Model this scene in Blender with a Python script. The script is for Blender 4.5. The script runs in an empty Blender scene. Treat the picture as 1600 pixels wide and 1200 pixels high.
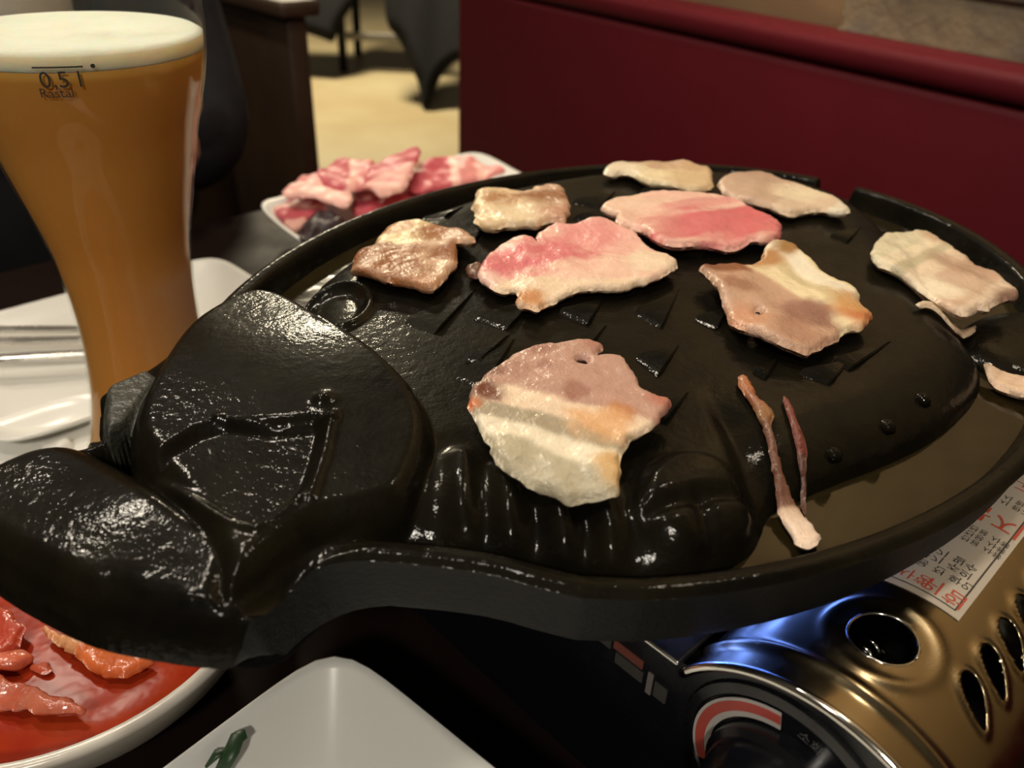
import bpy, bmesh, math, random
import numpy as np
from mathutils import Vector, Matrix
random.seed(7); rng = np.random.default_rng(7)
SC = bpy.context.scene
COL = SC.collection
# All lengths below are centimetres with the table top at z = 0; P() turns them into metres with the floor at 0.
TZ = 72.0
def P(p): return Vector((p[0]*.01, p[1]*.01, (p[2]+TZ)*.01))

# ------------------------------------------------------------------ camera
FPX, PITCH, ROLL, CAMH = 1290.0, math.radians(32), math.radians(2.4), 25.0
_fw = np.array([0, math.cos(PITCH), -math.sin(PITCH)]); _u0 = np.array([0, math.sin(PITCH), math.cos(PITCH)]); _r0 = np.array([1., 0, 0])
_rt = math.cos(ROLL)*_r0 + math.sin(ROLL)*_u0; _up = -math.sin(ROLL)*_r0 + math.cos(ROLL)*_u0
cd = bpy.data.cameras.new('camera'); cam = bpy.data.objects.new('camera', cd); COL.objects.link(cam)
M = Matrix.Identity(4)
for i in range(3): M[i][0] = _rt[i]; M[i][1] = _up[i]; M[i][2] = -_fw[i]
M.translation = P((0, 0, CAMH)); cam.matrix_world = M
cd.sensor_fit = 'HORIZONTAL'; cd.sensor_width = 36; cd.lens = 36*FPX/1600; cd.clip_start = .005; cd.clip_end = 60
cd.dof.use_dof = True; cd.dof.focus_distance = .235; cd.dof.aperture_fstop = 14
SC.camera = cam
# ------------------------------------------------------------------ world, lamps, exposure
wd = bpy.data.worlds.new('world'); SC.world = wd; wd.use_nodes = True
wd.node_tree.nodes['Background'].inputs[0].default_value = (1.0, .80, .55, 1); wd.node_tree.nodes['Background'].inputs[1].default_value = .055
def lamp(name, loc, target, power, size, col, spread=180):
    l = bpy.data.lights.new(name, 'AREA'); l.shape = 'DISK'; l.size = size*.01; l.energy = power; l.color = col
    l.spread = math.radians(spread); o = bpy.data.objects.new(name, l); COL.objects.link(o); o.location = P(loc)
    o.rotation_euler = (P(target)-P(loc)).to_track_quat('-Z', 'Y').to_euler(); return o
lamp('ceiling_lamp_over_table', (-38, 62, 125), (-5, 30, 0), 4.4, 11, (1, .88, .71))
lamp('ceiling_lamp_by_diner', (-90, 104, 132), (-20, 40, 0), 6.5, 12, (1, .89, .72))
lamp('ceiling_lamp_near_table', (-38, -2, 135), (-10, 25, 0), 4, 12, (1, .91, .77))
lamp('fill_lamp_behind_camera', (-12, -118, 128), (-5, 20, 0), 12, 16, (1, .92, .79))  # unseen fill lamp, added low and far back to brighten the front bowl
lamp('ceiling_lamp_by_booth', (42, 52, 135), (20, 50, 0), 2.5, 13, (1, .86, .66))
lamp('fill_lamp_booth_wall', (20, 75, 110), (38, 94, 18), 1.5, 24, (1, .82, .58), 60)  # added fill lamp with narrow spread, brightens the cream wall above the booth
lamp('ceiling_lamp_room', (-110, 430, 170), (-100, 430, -72), 150, 60, (1, .86, .60))
SC.view_settings.view_transform = 'Standard'; SC.view_settings.look = 'None'; SC.view_settings.gamma = 1
SC.view_settings.use_curve_mapping = False; SC.view_settings.exposure = 0.0

# ------------------------------------------------------------------ geometry helpers
S2 = 2**-.5
def UV(u, v, z): return (S2*(u+v), S2*(v-u), z)          # table axes: u to the right end, v towards the booth
def to_uv(p): return ((p[0]-p[1])*S2, (p[0]+p[1])*S2)
def ray(x, y): return _fw*FPX + _rt*(x-800) + _up*(600-y)
def at(x, y, z):                                         # the point at height z behind photo position x, y
    d = ray(x, y); return d*((z-CAMH)/d[2]) + np.array([0, 0, CAMH])
def atl(pts, z): return np.array([at(x, y, z)[:2] for x, y in pts])
def atd(x, y, dist):                                     # the point dist cm in front along depth
    return ray(x, y)/FPX*dist + np.array([0, 0, CAMH])
def proj(Q):
    d = np.asarray(Q, float) - np.array([0, 0, CAMH]); k = d@_fw
    return 800+FPX*(d@_rt)/k, 600-FPX*(d@_up)/k
def _lettering(body):
    c = bpy.data.curves.new('lettering', 'FONT'); c.body = body; c.size = 1; c.extrude = 0; c.align_x = 'CENTER'; c.align_y = 'CENTER'; c.resolution_u = 3
    o = bpy.data.objects.new('lettering', c); COL.objects.link(o); bpy.context.view_layer.update()
    me = bpy.data.meshes.new_from_object(o.evaluated_get(bpy.context.evaluated_depsgraph_get()))
    V = np.array([v.co[:] for v in me.vertices]).reshape(-1, 3); F = [tuple(p.vertices) for p in me.polygons]
    bpy.data.objects.remove(o); bpy.data.curves.remove(c); bpy.data.meshes.remove(me); return V, F
LETTERS = {t: _lettering(t) for t in ('소화', '위험', '주의사항', '사용 전 확인', '화기 주의', '환기 필수', '부탄가스 전용 사용', '금지', '실내 사용 시 환기', '경고', '어린이 손이 닿지', '0,5 l', 'Rastal')}
def text_mesh(body, size): V, F = LETTERS[body]; return V*size, F
ORG = {}
def prop(o, label=None, cat=None, group=None, kind=None):
    if label: o['label'] = label
    if cat: o['category'] = cat
    if group: o['group'] = group
    if kind: o['kind'] = kind
    return o
def thing(name, loc, label, cat, group=None):
    o = bpy.data.objects.new(name, None); COL.objects.link(o); o.location = P(loc); o.empty_display_size = .02
    ORG[o.name] = np.array(loc, float); return prop(o, label, cat, group)
def mk(name, V, Fc, mat, parent=None, origin=None, smooth=True, cols=None, normals=None, auto=None):
    V = np.asarray(V, float)
    org = ORG[parent.name] if parent else (np.array(origin, float) if origin is not None else np.array([(V[:,0].min()+V[:,0].max())/2, (V[:,1].min()+V[:,1].max())/2, V[:,2].min()]))
    L = (V-org)*.01
    me = bpy.data.meshes.new(name)
    if isinstance(Fc, np.ndarray):
        me.vertices.add(len(L)); me.vertices.foreach_set('co', L.ravel())
        n, k = Fc.shape; me.loops.add(n*k); me.loops.foreach_set('vertex_index', Fc.ravel().astype(np.int32))
        me.polygons.add(n); me.polygons.foreach_set('loop_start', np.arange(0, n*k, k, dtype=np.int32))
        me.update(calc_edges=True); me.validate()
    else:
        me.from_pydata([tuple(v) for v in L], [], [tuple(f) for f in Fc]); me.update()
    if smooth: me.polygons.foreach_set('use_smooth', [True]*len(me.polygons))
    if auto is not None: me.set_sharp_from_angle(angle=math.radians(auto))
    if cols is not None:
        a = me.color_attributes.new('tint', 'FLOAT_COLOR', 'POINT')
        c = np.ones((len(V), 4)); c[:, :3] = cols; a.data.foreach_set('color', c.ravel())
    if normals is not None: me.normals_split_custom_set_from_vertices([tuple(n) for n in normals])
    me.materials.append(mat)
    o = bpy.data.objects.new(name, me); COL.objects.link(o); ORG[o.name] = org
    if parent: o.parent = parent
    else: o.location = P(org)
    return o
class MB:                                                # collects primitive shapes of one part
    def __init__(s): s.V = []; s.F = []
    def add(s, V, F):
        b = len(s.V); s.V += [tuple(v) for v in V]; s.F += [tuple(i+b for i in f) for f in F]; return s
    def box(s, u0, u1, v0, v1, z0, z1, fr=UV, bev=.0):
        bm = bmesh.new(); bmesh.ops.create_cube(bm, size=1)
        for v in bm.verts: v.co = ((u0+u1)/2+v.co.x*(u1-u0), (v0+v1)/2+v.co.y*(v1-v0), (z0+z1)/2+v.co.z*(z1-z0))
        if bev: bmesh.ops.bevel(bm, geom=bm.edges[:], offset=bev, segments=3, profile=.5, affect='EDGES')
        bm.verts.index_update()
        s.add([fr(*v.co) for v in bm.verts], [[v.index for v in f.verts] for f in bm.faces]); bm.free(); return s
    def lathe(s, prof, c, n=64, ax=None):
        V = []; F = []
        for r, z in prof:
            for k in range(n):
                a = 2*math.pi*k/n
                if ax is None: V.append((c[0]+r*math.cos(a), c[1]+r*math.sin(a), c[2]+z))
                else:
                    e1, e2, e3 = ax; q = np.array(c)+e1*r*math.cos(a)+e2*r*math.sin(a)+e3*z; V.append(tuple(q))
        for j in range(len(prof)-1):
            for k in range(n):
                F.append((j*n+k, j*n+(k+1)%n, (j+1)*n+(k+1)%n, (j+1)*n+k))
        if prof[0][0] > 1e-6: F.append(tuple(range(n))[::-1])
        if prof[-1][0] > 1e-6: F.append(tuple(range((len(prof)-1)*n, len(prof)*n)))
        return s.add(V, F)
    def tube(s, path, rad, n=12, sq=1.0):
        path = [np.array(p, float) for p in path]; m = len(path)
        if not hasattr(rad, '__len__'): rad = [rad]*m
        V = []; F = []; ref = np.array([0, 0, 1.])
        for i, p in enumerate(path):
            t = path[min(i+1, m-1)]-path[max(i-1, 0)]; t = t/np.linalg.norm(t)
            r0 = ref if abs(t@ref) < .95 else np.array([1., 0, 0])
            a = np.cross(t, r0); a /= np.linalg.norm(a); b = np.cross(a, t)
            for k in range(n):
                th = 2*math.pi*k/n; V.append(p+rad[i]*(a*math.cos(th)+b*sq*math.sin(th)))
        for i in range(m-1):
            for k in range(n): F.append((i*n+k, i*n+(k+1)%n, (i+1)*n+(k+1)%n, (i+1)*n+k))
        F.append(tuple(range(n))[::-1]); F.append(tuple(range((m-1)*n, m*n)))
        return s.add(V, F)
    def build(s, name, mat, parent=None, **k): return mk(name, s.V, s.F, mat, parent, **k)

def smooth_poly(pts, it=2):                              # Chaikin corner cutting of a closed outline
    p = np.asarray(pts, float)
    for _ in range(it):
        q = np.roll(p, -1, 0); p = np.stack([.75*p+.25*q, .25*p+.75*q], 1).reshape(-1, 2)
    return p
def sdf(pts, poly, near=False):                          # + inside
    poly = np.asarray(poly, float); A = poly; B = np.roll(poly, -1, 0); n = len(pts); best = np.full(n, 1e18); N = np.zeros((n, 2)); ins = np.zeros(n, bool)
    X = np.ascontiguousarray(pts[:, 0]); Y = np.ascontiguousarray(pts[:, 1])
    for (ax, ay), (bx, by) in zip(A, B):
        dx, dy = bx-ax, by-ay; l2 = dx*dx+dy*dy+1e-12; t = ((X-ax)*dx+(Y-ay)*dy)/l2; np.clip(t, 0, 1, out=t)
        cx = ax+t*dx; cy = ay+t*dy; e = (X-cx)**2+(Y-cy)**2; m = e < best
        best = np.where(m, e, best)
        if near: N[m, 0] = cx[m]; N[m, 1] = cy[m]
        if ay != by: ins ^= ((ay > Y) != (by > Y)) & (X < ax+(Y-ay)*dx/dy)
    best = np.sqrt(best); out = np.where(ins, best, -best)
    return (out, N) if near else out
def sdb(pts, poly, pad=1.6):                             # the same, skipping points far from the outline
    poly = np.asarray(poly, float); lo = poly.min(0)-pad; hi = poly.max(0)+pad; m = ((pts > lo) & (pts < hi)).all(1)
    out = np.full(len(pts), -pad)
    if m.any(): out[m] = sdf(pts[m], poly)
    return out
def ldist(pts, line):
    line = np.asarray(line, float); lo = line.min(0)-2.5; hi = line.max(0)+2.5; m = ((pts > lo) & (pts < hi)).all(1); out = np.full(len(pts), 9.)
    if m.any(): out[m] = ldist0(pts[m], line)
    return out
def ldist0(pts, line):                                    # distance to an open polyline
    line = np.asarray(line, float); best = np.full(len(pts), 1e9)
    for a, b in zip(line[:-1], line[1:]):
        d = b-a; t = np.clip(((pts-a)@d)/(d@d), 0, 1); best = np.minimum(best, np.linalg.norm(pts-(a+t[:, None]*d), axis=1))
    return best
def gridpoly(poly, step, holes=()):
    """fine quad grid filling an outline (its edge vertices moved onto the outline); returns xy, quads, edge distance, border edges"""
    poly = np.asarray(poly, float); lo = poly.min(0)-step; hi = poly.max(0)+step
    nx = int((hi[0]-lo[0])/step)+2; ny = int((hi[1]-lo[1])/step)+2
    X, Y = np.meshgrid(lo[0]+step*np.arange(nx), lo[1]+step*np.arange(ny)); pts = np.stack([X.ravel(), Y.ravel()], 1)
    d, N = sdf(pts, poly, True)
    for h in holes:
        dh, Nh = sdf(pts, h, True); m = -dh < d; d = np.where(m, -dh, d); N[m] = Nh[m]
    ins = d > step*.12
    idx = np.arange(nx*ny).reshape(ny, nx)
    Q = np.stack([idx[:-1, :-1], idx[:-1, 1:], idx[1:, 1:], idx[1:, :-1]], -1).reshape(-1, 4)
    Q = Q[ins[Q].any(1)]
    pts = np.where(ins[:, None], pts, N); d = np.where(ins, d, 0)
    used = np.unique(Q); remap = np.full(nx*ny, -1); remap[used] = np.arange(len(used)); Q = remap[Q]; pts = pts[used]; d = d[used]
    E = np.concatenate([Q[:, [0, 1]], Q[:, [1, 2]], Q[:, [2, 3]], Q[:, [3, 0]]]); key = np.sort(E, 1)
    kk = key[:, 0].astype(np.int64)*len(pts)+key[:, 1]; u, inv, cnt = np.unique(kk, return_inverse=True, return_counts=True)
    return pts, Q, d, E[cnt[inv] == 1]
def vnormals(V, Q):
    n = np.cross(V[Q[:, 2]]-V[Q[:, 0]], V[Q[:, 3]]-V[Q[:, 1]]); N = np.zeros_like(V)
    for k in range(4): np.add.at(N, Q[:, k], n)
    return N/(np.linalg.norm(N, axis=1, keepdims=True)+1e-12)
def sst(x, a=0., b=1.):
    t = np.clip((np.asarray(x, float)-a)/(b-a), 0, 1); return t*t*(3-2*t)
def noise2(xy, freq, seed=0, octs=3):                    # cheap smooth pseudo-noise, about -1..1
    r = np.random.default_rng(seed); o = np.zeros(len(xy)); amp = 1.; tot = 0
    for _ in range(octs):
        for _ in range(4):
            a = r.uniform(0, 2*math.pi); f = freq*r.uniform(.7, 1.3); ph = r.uniform(0, 6.28)
            o += amp*np.sin((xy[:, 0]*math.cos(a)+xy[:, 1]*math.sin(a))*f*2*math.pi+ph)/4*1.6
        tot += amp; amp *= .5; freq *= 2
    return o/tot

# ------------------------------------------------------------------ materials
def lin(c):
    if isinstance(c, str): c = tuple(int(c[i:i+2], 16)/255 for i in (0, 2, 4))
    return tuple(x/12.92 if x <= .04045 else ((x+.055)/1.055)**2.4 for x in c)
def mat(name, col, rough=.5, metal=0., spec=.5, coat=0., coat_r=.1, noise=None, bump=None, rvar=None, sss=0., attr=False, trans=0., sssc=None, ssscale=.004):
    m = bpy.data.materials.new(name); m.use_nodes = True; nt = m.node_tree; b = nt.nodes['Principled BSDF']; I = b.inputs
    c = lin(col) if isinstance(col, str) else col
    I['Base Color'].default_value = (*c, 1); I['Roughness'].default_value = rough; I['Metallic'].default_value = metal
    I['Specular IOR Level'].default_value = spec; I['Coat Weight'].default_value = coat; I['Coat Roughness'].default_value = coat_r
    I['Transmission Weight'].default_value = trans
    if sss:
        I['Subsurface Weight'].default_value = sss; I['Subsurface Radius'].default_value = sssc or (1, .5, .3); I['Subsurface Scale'].default_value = ssscale
    tc = nt.nodes.new('ShaderNodeTexCoord')
    def nz(scale, detail=4, rough_=.6):
        n = nt.nodes.new('ShaderNodeTexNoise'); n.inputs['Scale'].default_value = scale; n.inputs['Detail'].default_value = detail; n.inputs['Roughness'].default_value = rough_
        nt.links.new(tc.outputs['Object'], n.inputs['Vector']); return n
    src = None
    if attr:
        a = nt.nodes.new('ShaderNodeAttribute'); a.attribute_name = 'tint'; src = a.outputs['Color']
    if noise:                                            # (scale, other colour, amount)
        n = nz(noise[0]); r = nt.nodes.new('ShaderNodeMapRange'); r.inputs[1].default_value = .35; r.inputs[2].default_value = .7; r.inputs[4].default_value = noise[2]
        nt.links.new(n.outputs[0], r.inputs[0])
        mx = nt.nodes.new('ShaderNodeMix'); mx.data_type = 'RGBA'; c2 = lin(noise[1]) if isinstance(noise[1], str) else noise[1]
        mx.inputs[7].default_value = (*c2, 1); mx.inputs[6].default_value = (*c, 1)
        if src: nt.links.new(src, mx.inputs[6])
        nt.links.new(r.outputs[0], mx.inputs[0]); src = mx.outputs[2]
    if src: nt.links.new(src, I['Base Color'])
    if rvar:                                             # (scale, low, high)
        n = nz(rvar[0], 5); r = nt.nodes.new('ShaderNodeMapRange'); r.inputs[1].default_value = .35; r.inputs[2].default_value = .65; r.inputs[3].default_value = rvar[1]; r.inputs[4].default_value = rvar[2]
        nt.links.new(n.outputs[0], r.inputs[0]); nt.links.new(r.outputs[0], I['Roughness'])
    if bump:                                             # [(scale, strength, distance m), ...]
        prev = None
        for sc_, st, di in bump:
            n = nz(sc_, 3); bp = nt.nodes.new('ShaderNodeBump'); bp.inputs['Strength'].default_value = st; bp.inputs['Distance'].default_value = di
            nt.links.new(n.outputs[0], bp.inputs['Height'])
            if prev: nt.links.new(prev, bp.inputs['Normal'])
            prev = bp.outputs[0]
        nt.links.new(prev, I['Normal'])
        if coat: nt.links.new(prev, I['Coat Normal'])
    return m
def emit(name, col, st):
    m = bpy.data.materials.new(name); m.use_nodes = True; nt = m.node_tree; nt.nodes.remove(nt.nodes['Principled BSDF'])
    e = nt.nodes.new('ShaderNodeEmission'); e.inputs[0].default_value = (*col, 1); e.inputs[1].default_value = st
    nt.links.new(e.outputs[0], nt.nodes['Material Output'].inputs[0]); return m
def thin_glass(name):
    m = bpy.data.materials.new(name); m.use_nodes = True; nt = m.node_tree; nt.nodes.remove(nt.nodes['Principled BSDF'])
    t = nt.nodes.new('ShaderNodeBsdfTransparent'); t.inputs[0].default_value = (.96, .97, .96, 1)
    g = nt.nodes.new('ShaderNodeBsdfGlossy'); g.inputs['Roughness'].default_value = .03
    lw = nt.nodes.new('ShaderNodeLayerWeight'); f = nt.nodes.new('ShaderNodeMath'); f.operation = 'POWER'; f.inputs[1].default_value = 4; x = nt.nodes.new('ShaderNodeMixShader')
    nt.links.new(lw.outputs['Facing'], f.inputs[0]); mr = nt.nodes.new('ShaderNodeMapRange'); mr.inputs[3].default_value = .012; mr.inputs[4].default_value = .35; nt.links.new(f.outputs[0], mr.inputs[0])
    nt.links.new(mr.outputs[0], x.inputs[0]); nt.links.new(t.outputs[0], x.inputs[1]); nt.links.new(g.outputs[0], x.inputs[2])
    nt.links.new(x.outputs[0], nt.nodes['Material Output'].inputs[0]); return m

IRON = mat('oiled_cast_iron', (.0042, .0036, .0027), .4, spec=.03, coat=.25, coat_r=.05, noise=(60, (.0095, .0078, .0038), .9), rvar=(90, .32, .5), bump=[(60, .06, .001), (300, .28, .0008), (900, .12, .0004)])
IRON_DRY = mat('dry_cast_iron', (.006, .006, .006), .6, spec=.2, noise=(70, (.010, .0095, .008), .6), bump=[(500, .5, .0006), (1300, .4, .0004)])
IRON_CRUST = mat('crusted_cast_iron', (.024, .026, .020), .55, spec=.5, coat=.3, coat_r=.3, noise=(250, (.05, .05, .035), .8), bump=[(260, .8, .0015)])
MEAT = mat('pork', (.6, .45, .38), .45, spec=.4, coat=.3, coat_r=.10, attr=True, noise=(260, (.50, .36, .26), .12), sss=.08, bump=[(150, .5, .002), (520, .5, .0009)])
RAW = mat('raw_pork', (.6, .3, .3), .5, spec=.3, coat=.05, coat_r=.25, attr=True, sss=.12, noise=(160, (.62, .30, .28), .15), bump=[(120, .3, .0012)])
CERAM = mat('white_glazed_ceramic', (.80, .80, .76), .22, spec=.35, noise=(9, (.74, .73, .68), .5))
CERAM_OLD = mat('stained_glazed_ceramic', (.74, .70, .62), .22, noise=(40, (.55, .45, .34), .5))
STEEL = mat('brushed_steel', (.62, .60, .56), .25, metal=1, rvar=(80, .18, .34))
GOLD = mat('gold_lacquered_steel', (.30, .24, .145), .16, metal=1, noise=(25, (.36, .30, .20), .6), rvar=(70, .16, .28), bump=[(30, .08, .001)])
CHROME = mat('polished_lip_steel', (.75, .72, .66), .14, metal=1)
BLACKP = mat('black_gloss_enamel', (.006, .006, .008), .22, spec=.5, rvar=(60, .15, .32))
BLACKI = mat('dark_stove_interior', (.010, .010, .010), .6)
TABLEM = mat('dark_table_laminate', (.009, .005, .004), .5, spec=.08, noise=(18, (.014, .0075, .006), .8), rvar=(30, .45, .6))
REDM = mat('dark_red_vinyl', (.080, .0045, .009), .6, spec=.15, noise=(14, (.070, .004, .008), .7), bump=[(300, .12, .0006)])
WOODD = mat('dark_stained_wood', (.032, .017, .009), .55, noise=(12, (.055, .028, .013), .8))
GREYM = mat('grey_worn_cap', (.15, .14, .12), .4)
BLACKC = mat('black_cloth', (.006, .006, .007), .9, noise=(20, (.008, .008, .009), .7), spec=.2)
CHARC = mat('charcoal_knit', (.010, .010, .012), .95, spec=.2, noise=(40, (.017, .016, .018), .8), bump=[(220, .4, .002)])
SHIRT = mat('white_cotton', (.70, .68, .63), .85)
SKIN = mat('skin', (.50, .26, .17), .5, sss=.2, noise=(50, (.42, .19, .13), .5))
HAIR = mat('dark_hair', (.012, .009, .007), .6)
FLOORM = mat('pale_floor_vinyl', (.42, .36, .22), .45, noise=(1.6, (.33, .25, .13), .9), bump=[(60, .05, .001)])
CREAM = mat('cream_plaster', (.52, .37, .20), .8, noise=(5, (.42, .29, .15), .6))
WEATHER = mat('weathered_wood', (.20, .15, .09), .75, noise=(22, (.10, .085, .07), .9), bump=[(45, .6, .004)])
BEER = mat('hazy_wheat_beer', (.62, .27, .055), .5, spec=.05, sss=.45, sssc=(1, .5, .15), noise=(12, (.68, .32, .075), .6), ssscale=.03)
FOAM = mat('beer_foam', (.86, .80, .66), .8, spec=.1, noise=(160, (.78, .71, .56), .5), sss=.9, ssscale=.02, bump=[(300, .3, .001)])
GLASSM = thin_glass('clear_glass')
PRINT = mat('dark_grey_print', (.04, .04, .035), .5)
SAUCE = mat('red_chilli_sauce', (.30, .022, .008), .22, spec=.10, noise=(60, (.38, .05, .010), .6), bump=[(60, .25, .0015)])
KIMCHI = mat('chilli_cabbage', (.5, .2, .1), .3, attr=True, coat=.35, coat_r=.1, sss=.25, noise=(110, (.50, .07, .02), .6), bump=[(110, .6, .003)])
OIL = mat('melted_fat', (.013, .0095, .003), .10, spec=.3, noise=(40, (.020, .014, .005), .8), bump=[(90, .12, .0008)])
GREEN = mat('spring_onion', (.020, .055, .018), .4)
PURPLE = mat('dark_red_lettuce', (.020, .008, .014), .5, noise=(120, (.045, .014, .020), .7), bump=[(200, .6, .003)])
PAPER = mat('sticker_paper', (.62, .54, .44), .4)
RED_INK = mat('red_ink', (.62, .10, .06), .5)
BLACK_INK = mat('black_ink', (.06, .05, .045), .5)
WHITE_INK = mat('white_dial_print', (.45, .42, .40), .45)
DRED = mat('dial_red_print', (.42, .06, .045), .4)
GREYINK = mat('grey_panel_print', (.035, .033, .03), .6)
DIMRED = mat('dull_red_label', (.13, .03, .018), .7)  # evenly darkened red for the small panel label
DIMWHITE = mat('dull_white_label', (.14, .12, .115), .7)  # label white, darkened evenly to grey
DIALINK = mat('dial_print', (.10, .10, .10), .5)

# ------------------------------------------------------------------ the setting
prop(MB().box(-900, 900, -400, 1100, -74, -72, fr=lambda x, y, z: (x, y, z)).build('floor', FLOORM), kind='structure', label='pale beige vinyl floor of the restaurant')
A, B = at(1075, 0, 12)[:2], at(1600, 95, 12)[:2]; dv = (B-A)/np.linalg.norm(B-A); nv = np.array([-dv[1], dv[0]])
if nv[1] < 0: nv = -nv
BO = A
def BF(s, t, z): q = BO+dv*s+nv*t; return (q[0], q[1], z)           # booth frame: s along, t away from the camera
s0 = None
for s in np.arange(-80, 40, .25):                                   # left end of the booth back where the photo shows it
    if proj(BF(s, -6.5, -5))[0] >= 714: s0 = s; break
prop(MB().box(s0+4, s0+330, .6, 12, -72, 190, fr=BF).build('wall_back', CREAM), kind='structure', label='cream plaster wall behind the booth')

booth = thing('booth_bench', BF(60, 0, -72), 'dark red vinyl booth bench behind the grill pan', 'bench')
MB().box(s0, 160, -6.5, 0, -72, 9.2, fr=BF, bev=.8).build('backrest', REDM, booth, auto=50)
MB().box(s0, 160, -6.8, .3, 9.4, 12, fr=BF, bev=.9).build('top_rail', REDM, booth, auto=50)
MB().box(s0+1, 160, -36, -7, -36, -27, fr=BF, bev=2).build('seat', REDM, booth, auto=50)
MB().box(s0+2, 160, -32, -7, -72, -36.2, fr=BF).build('seat_base', WOODD, booth)

# weathered board on the booth's top rail
def board():
    sL = None
    for s in np.arange(0, 60, .25):
        if proj(BF(s, -1.3, 13))[0] >= 1312: sL = s; break
    nx, nz = 90, 26; V = []; F = []
    for side in (0, 1):
        for j in range(nz+1):
            for i in range(nx+1):
                s = sL+ i*1.0; z = 12.05+j*.75; wob = .35*math.sin(i*.35+j*.2)+.3*math.sin(i*.11+j*.7)
                t = (-1.7+ .2*wob+ .01*j) if side == 0 else .35
                edge = .5*math.sin(j*.9)+.4*math.sin(j*2.1) if i == 0 else 0
                V.append(BF(s+edge, t, z+ (0.25*math.sin(i*.3) if j == nz else 0)))
    n = (nx+1)*(nz+1); I = lambda sd, i, j: sd*n+j*(nx+1)+i
    for j in range(nz):
        for i in range(nx):
            F.append((I(0, i, j), I(0, i+1, j), I(0, i+1, j+1), I(0, i, j+1))); F.append((I(1, i, j), I(1, i, j+1), I(1, i+1, j+1), I(1, i+1, j)))
        F.append((I(0, 0, j), I(0, 0, j+1), I(1, 0, j+1), I(1, 0, j))); F.append((I(0, nx, j), I(1, nx, j), I(1, nx, j+1), I(0, nx, j+1)))
    for i in range(nx):
        F.append((I(0, i, 0), I(1, i, 0), I(1, i+1, 0), I(0, i+1, 0))); F.append((I(0, i, nz), I(0, i+1, nz), I(1, i+1, nz), I(1, i, nz)))
    b = thing('weathered_board', BF(sL+45, 4, 12), 'weathered grey-brown wooden board standing on the red booth top', 'board')
    mk('plank', V, F, WEATHER, b, auto=45)
    m = MB(); m.box(sL+6, sL+90, -2.1, -1.4, 16.6, 30, fr=BF, bev=.2); m.build('faded_panel', mat('faded_dark_panel', (.085, .065, .045), .7, noise=(30, (.05, .05, .055), .9)), b, auto=45)
board()

# dining table
tb = thing('dining_table', UV(-15, 20, -72), 'dark brown laminate dining table under the grill', 'table')
MB().box(-62, 45, -16, 54, -3, 0, bev=.3).build('tabletop', TABLEM, tb, auto=40)
for u, v in ((-56, -10), (-56, 48), (39, -10), (39, 48)): MB().box(u-2.5, u+2.5, v-2.5, v+2.5, -72, -3, bev=.2).build('leg', TABLEM, tb, auto=40)

# ------------------------------------------------------------------ gas stove
st = thing('gas_stove', UV(-14, 27, 0), 'portable gas stove with gold metal lid and black knob under the grill pan', 'stove')
LV0, LV1, LR, LUC, LZC = 12.9, 41.0, 4.0, -3.0, 6.25
def lid(s, v, off=0.):                                              # s = length along the lid's section from the seam
    a0 = math.radians(150); arc = a0*LR
    if s <= arc*1.0 and s*1.0 <= (a0)*LR:
        a = a0-s/LR; return UV(LUC+(LR+off)*math.cos(a), v, LZC+(LR+off)*math.sin(a))
    d = s-arc; return UV(LUC+LR+off+.10*d, v, LZC-d)
SMAX = math.radians(150)*LR+5.2
gs, gv = np.meshgrid(np.linspace(0, SMAX, 160), np.linspace(LV0, LV1, 220)); GS, GV = gs.ravel(), gv.ravel()
GP = np.array([proj(lid(a, b)) for a, b in zip(GS, GV)])
def lid_hit(x, y):
    i = ((GP-np.array([x, y]))**2).sum(1).argmin(); return np.array([GS[i], GV[i]])
hole = np.array([lid_hit(1380+50*math.cos(t), 997+37*math.sin(t)+ 8*math.cos(t)) for t in np.linspace(0, 2*math.pi, 33)[:-1]])
hc = hole.mean(0); hole = np.array([hc+np.array([0.78*math.cos(t), 0.80*math.sin(t)]) for t in np.linspace(0, 2*math.pi, 41)[:-1]])
h0, h1, h2 = lid_hit(1507, 1050), lid_hit(1533, 1146), lid_hit(1539, 1006)
def tear(a, b, w):                                                  # drop-shaped slot from a (round end) to b (point)
    ax = b-a; L = np.linalg.norm(ax); e = ax/L; f = np.array([-e[1], e[0]]); pts = []
    for t in np.linspace(0, 2*math.pi, 29)[:-1]:
        x = .5-.5*math.cos(t); y = math.sin(t)*w/2*(1.05-.55*x); pts.append(a+ax*x+f*(y+.12*L*(x-.5)**2))
    return np.array(pts)
dvs = max(.7, h2[1]-h0[1])
slots = [tear(h0+np.array([0, dvs*k]), h1+np.array([0, dvs*k]), .62*dvs) for k in range(14) if h0[1]+dvs*k < LV1-2]
xy, Q, d, bd = gridpoly(np.array([[0, LV0], [SMAX, LV0], [SMAX, LV1], [0, LV1]]), .085, [hole]+slots)
V = []
hd = sdf(xy, hole); sd = np.max([sdf(xy, s) for s in slots], 0); vd = xy[:, 1]-LV0
off = .10*np.exp(-((vd-.95)/.16)**2) + .06*np.exp(-((-hd-.50)/.16)**2) + .07*np.exp(-((-sd-.02)/.12)**2)
off -= .06*sst(np.abs(xy[:, 1]-27), 11.2, 11.6)*0
V = np.array([lid(a, b, o) for (a, b), o in zip(xy, off)])
lo = mk('lid', V, Q, GOLD, st); lo['label'] = 'gold metal cartridge lid'
so = lo.modifiers.new('thick', 'SOLIDIFY'); so.thickness = .0008; so.offset = -1
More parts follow.
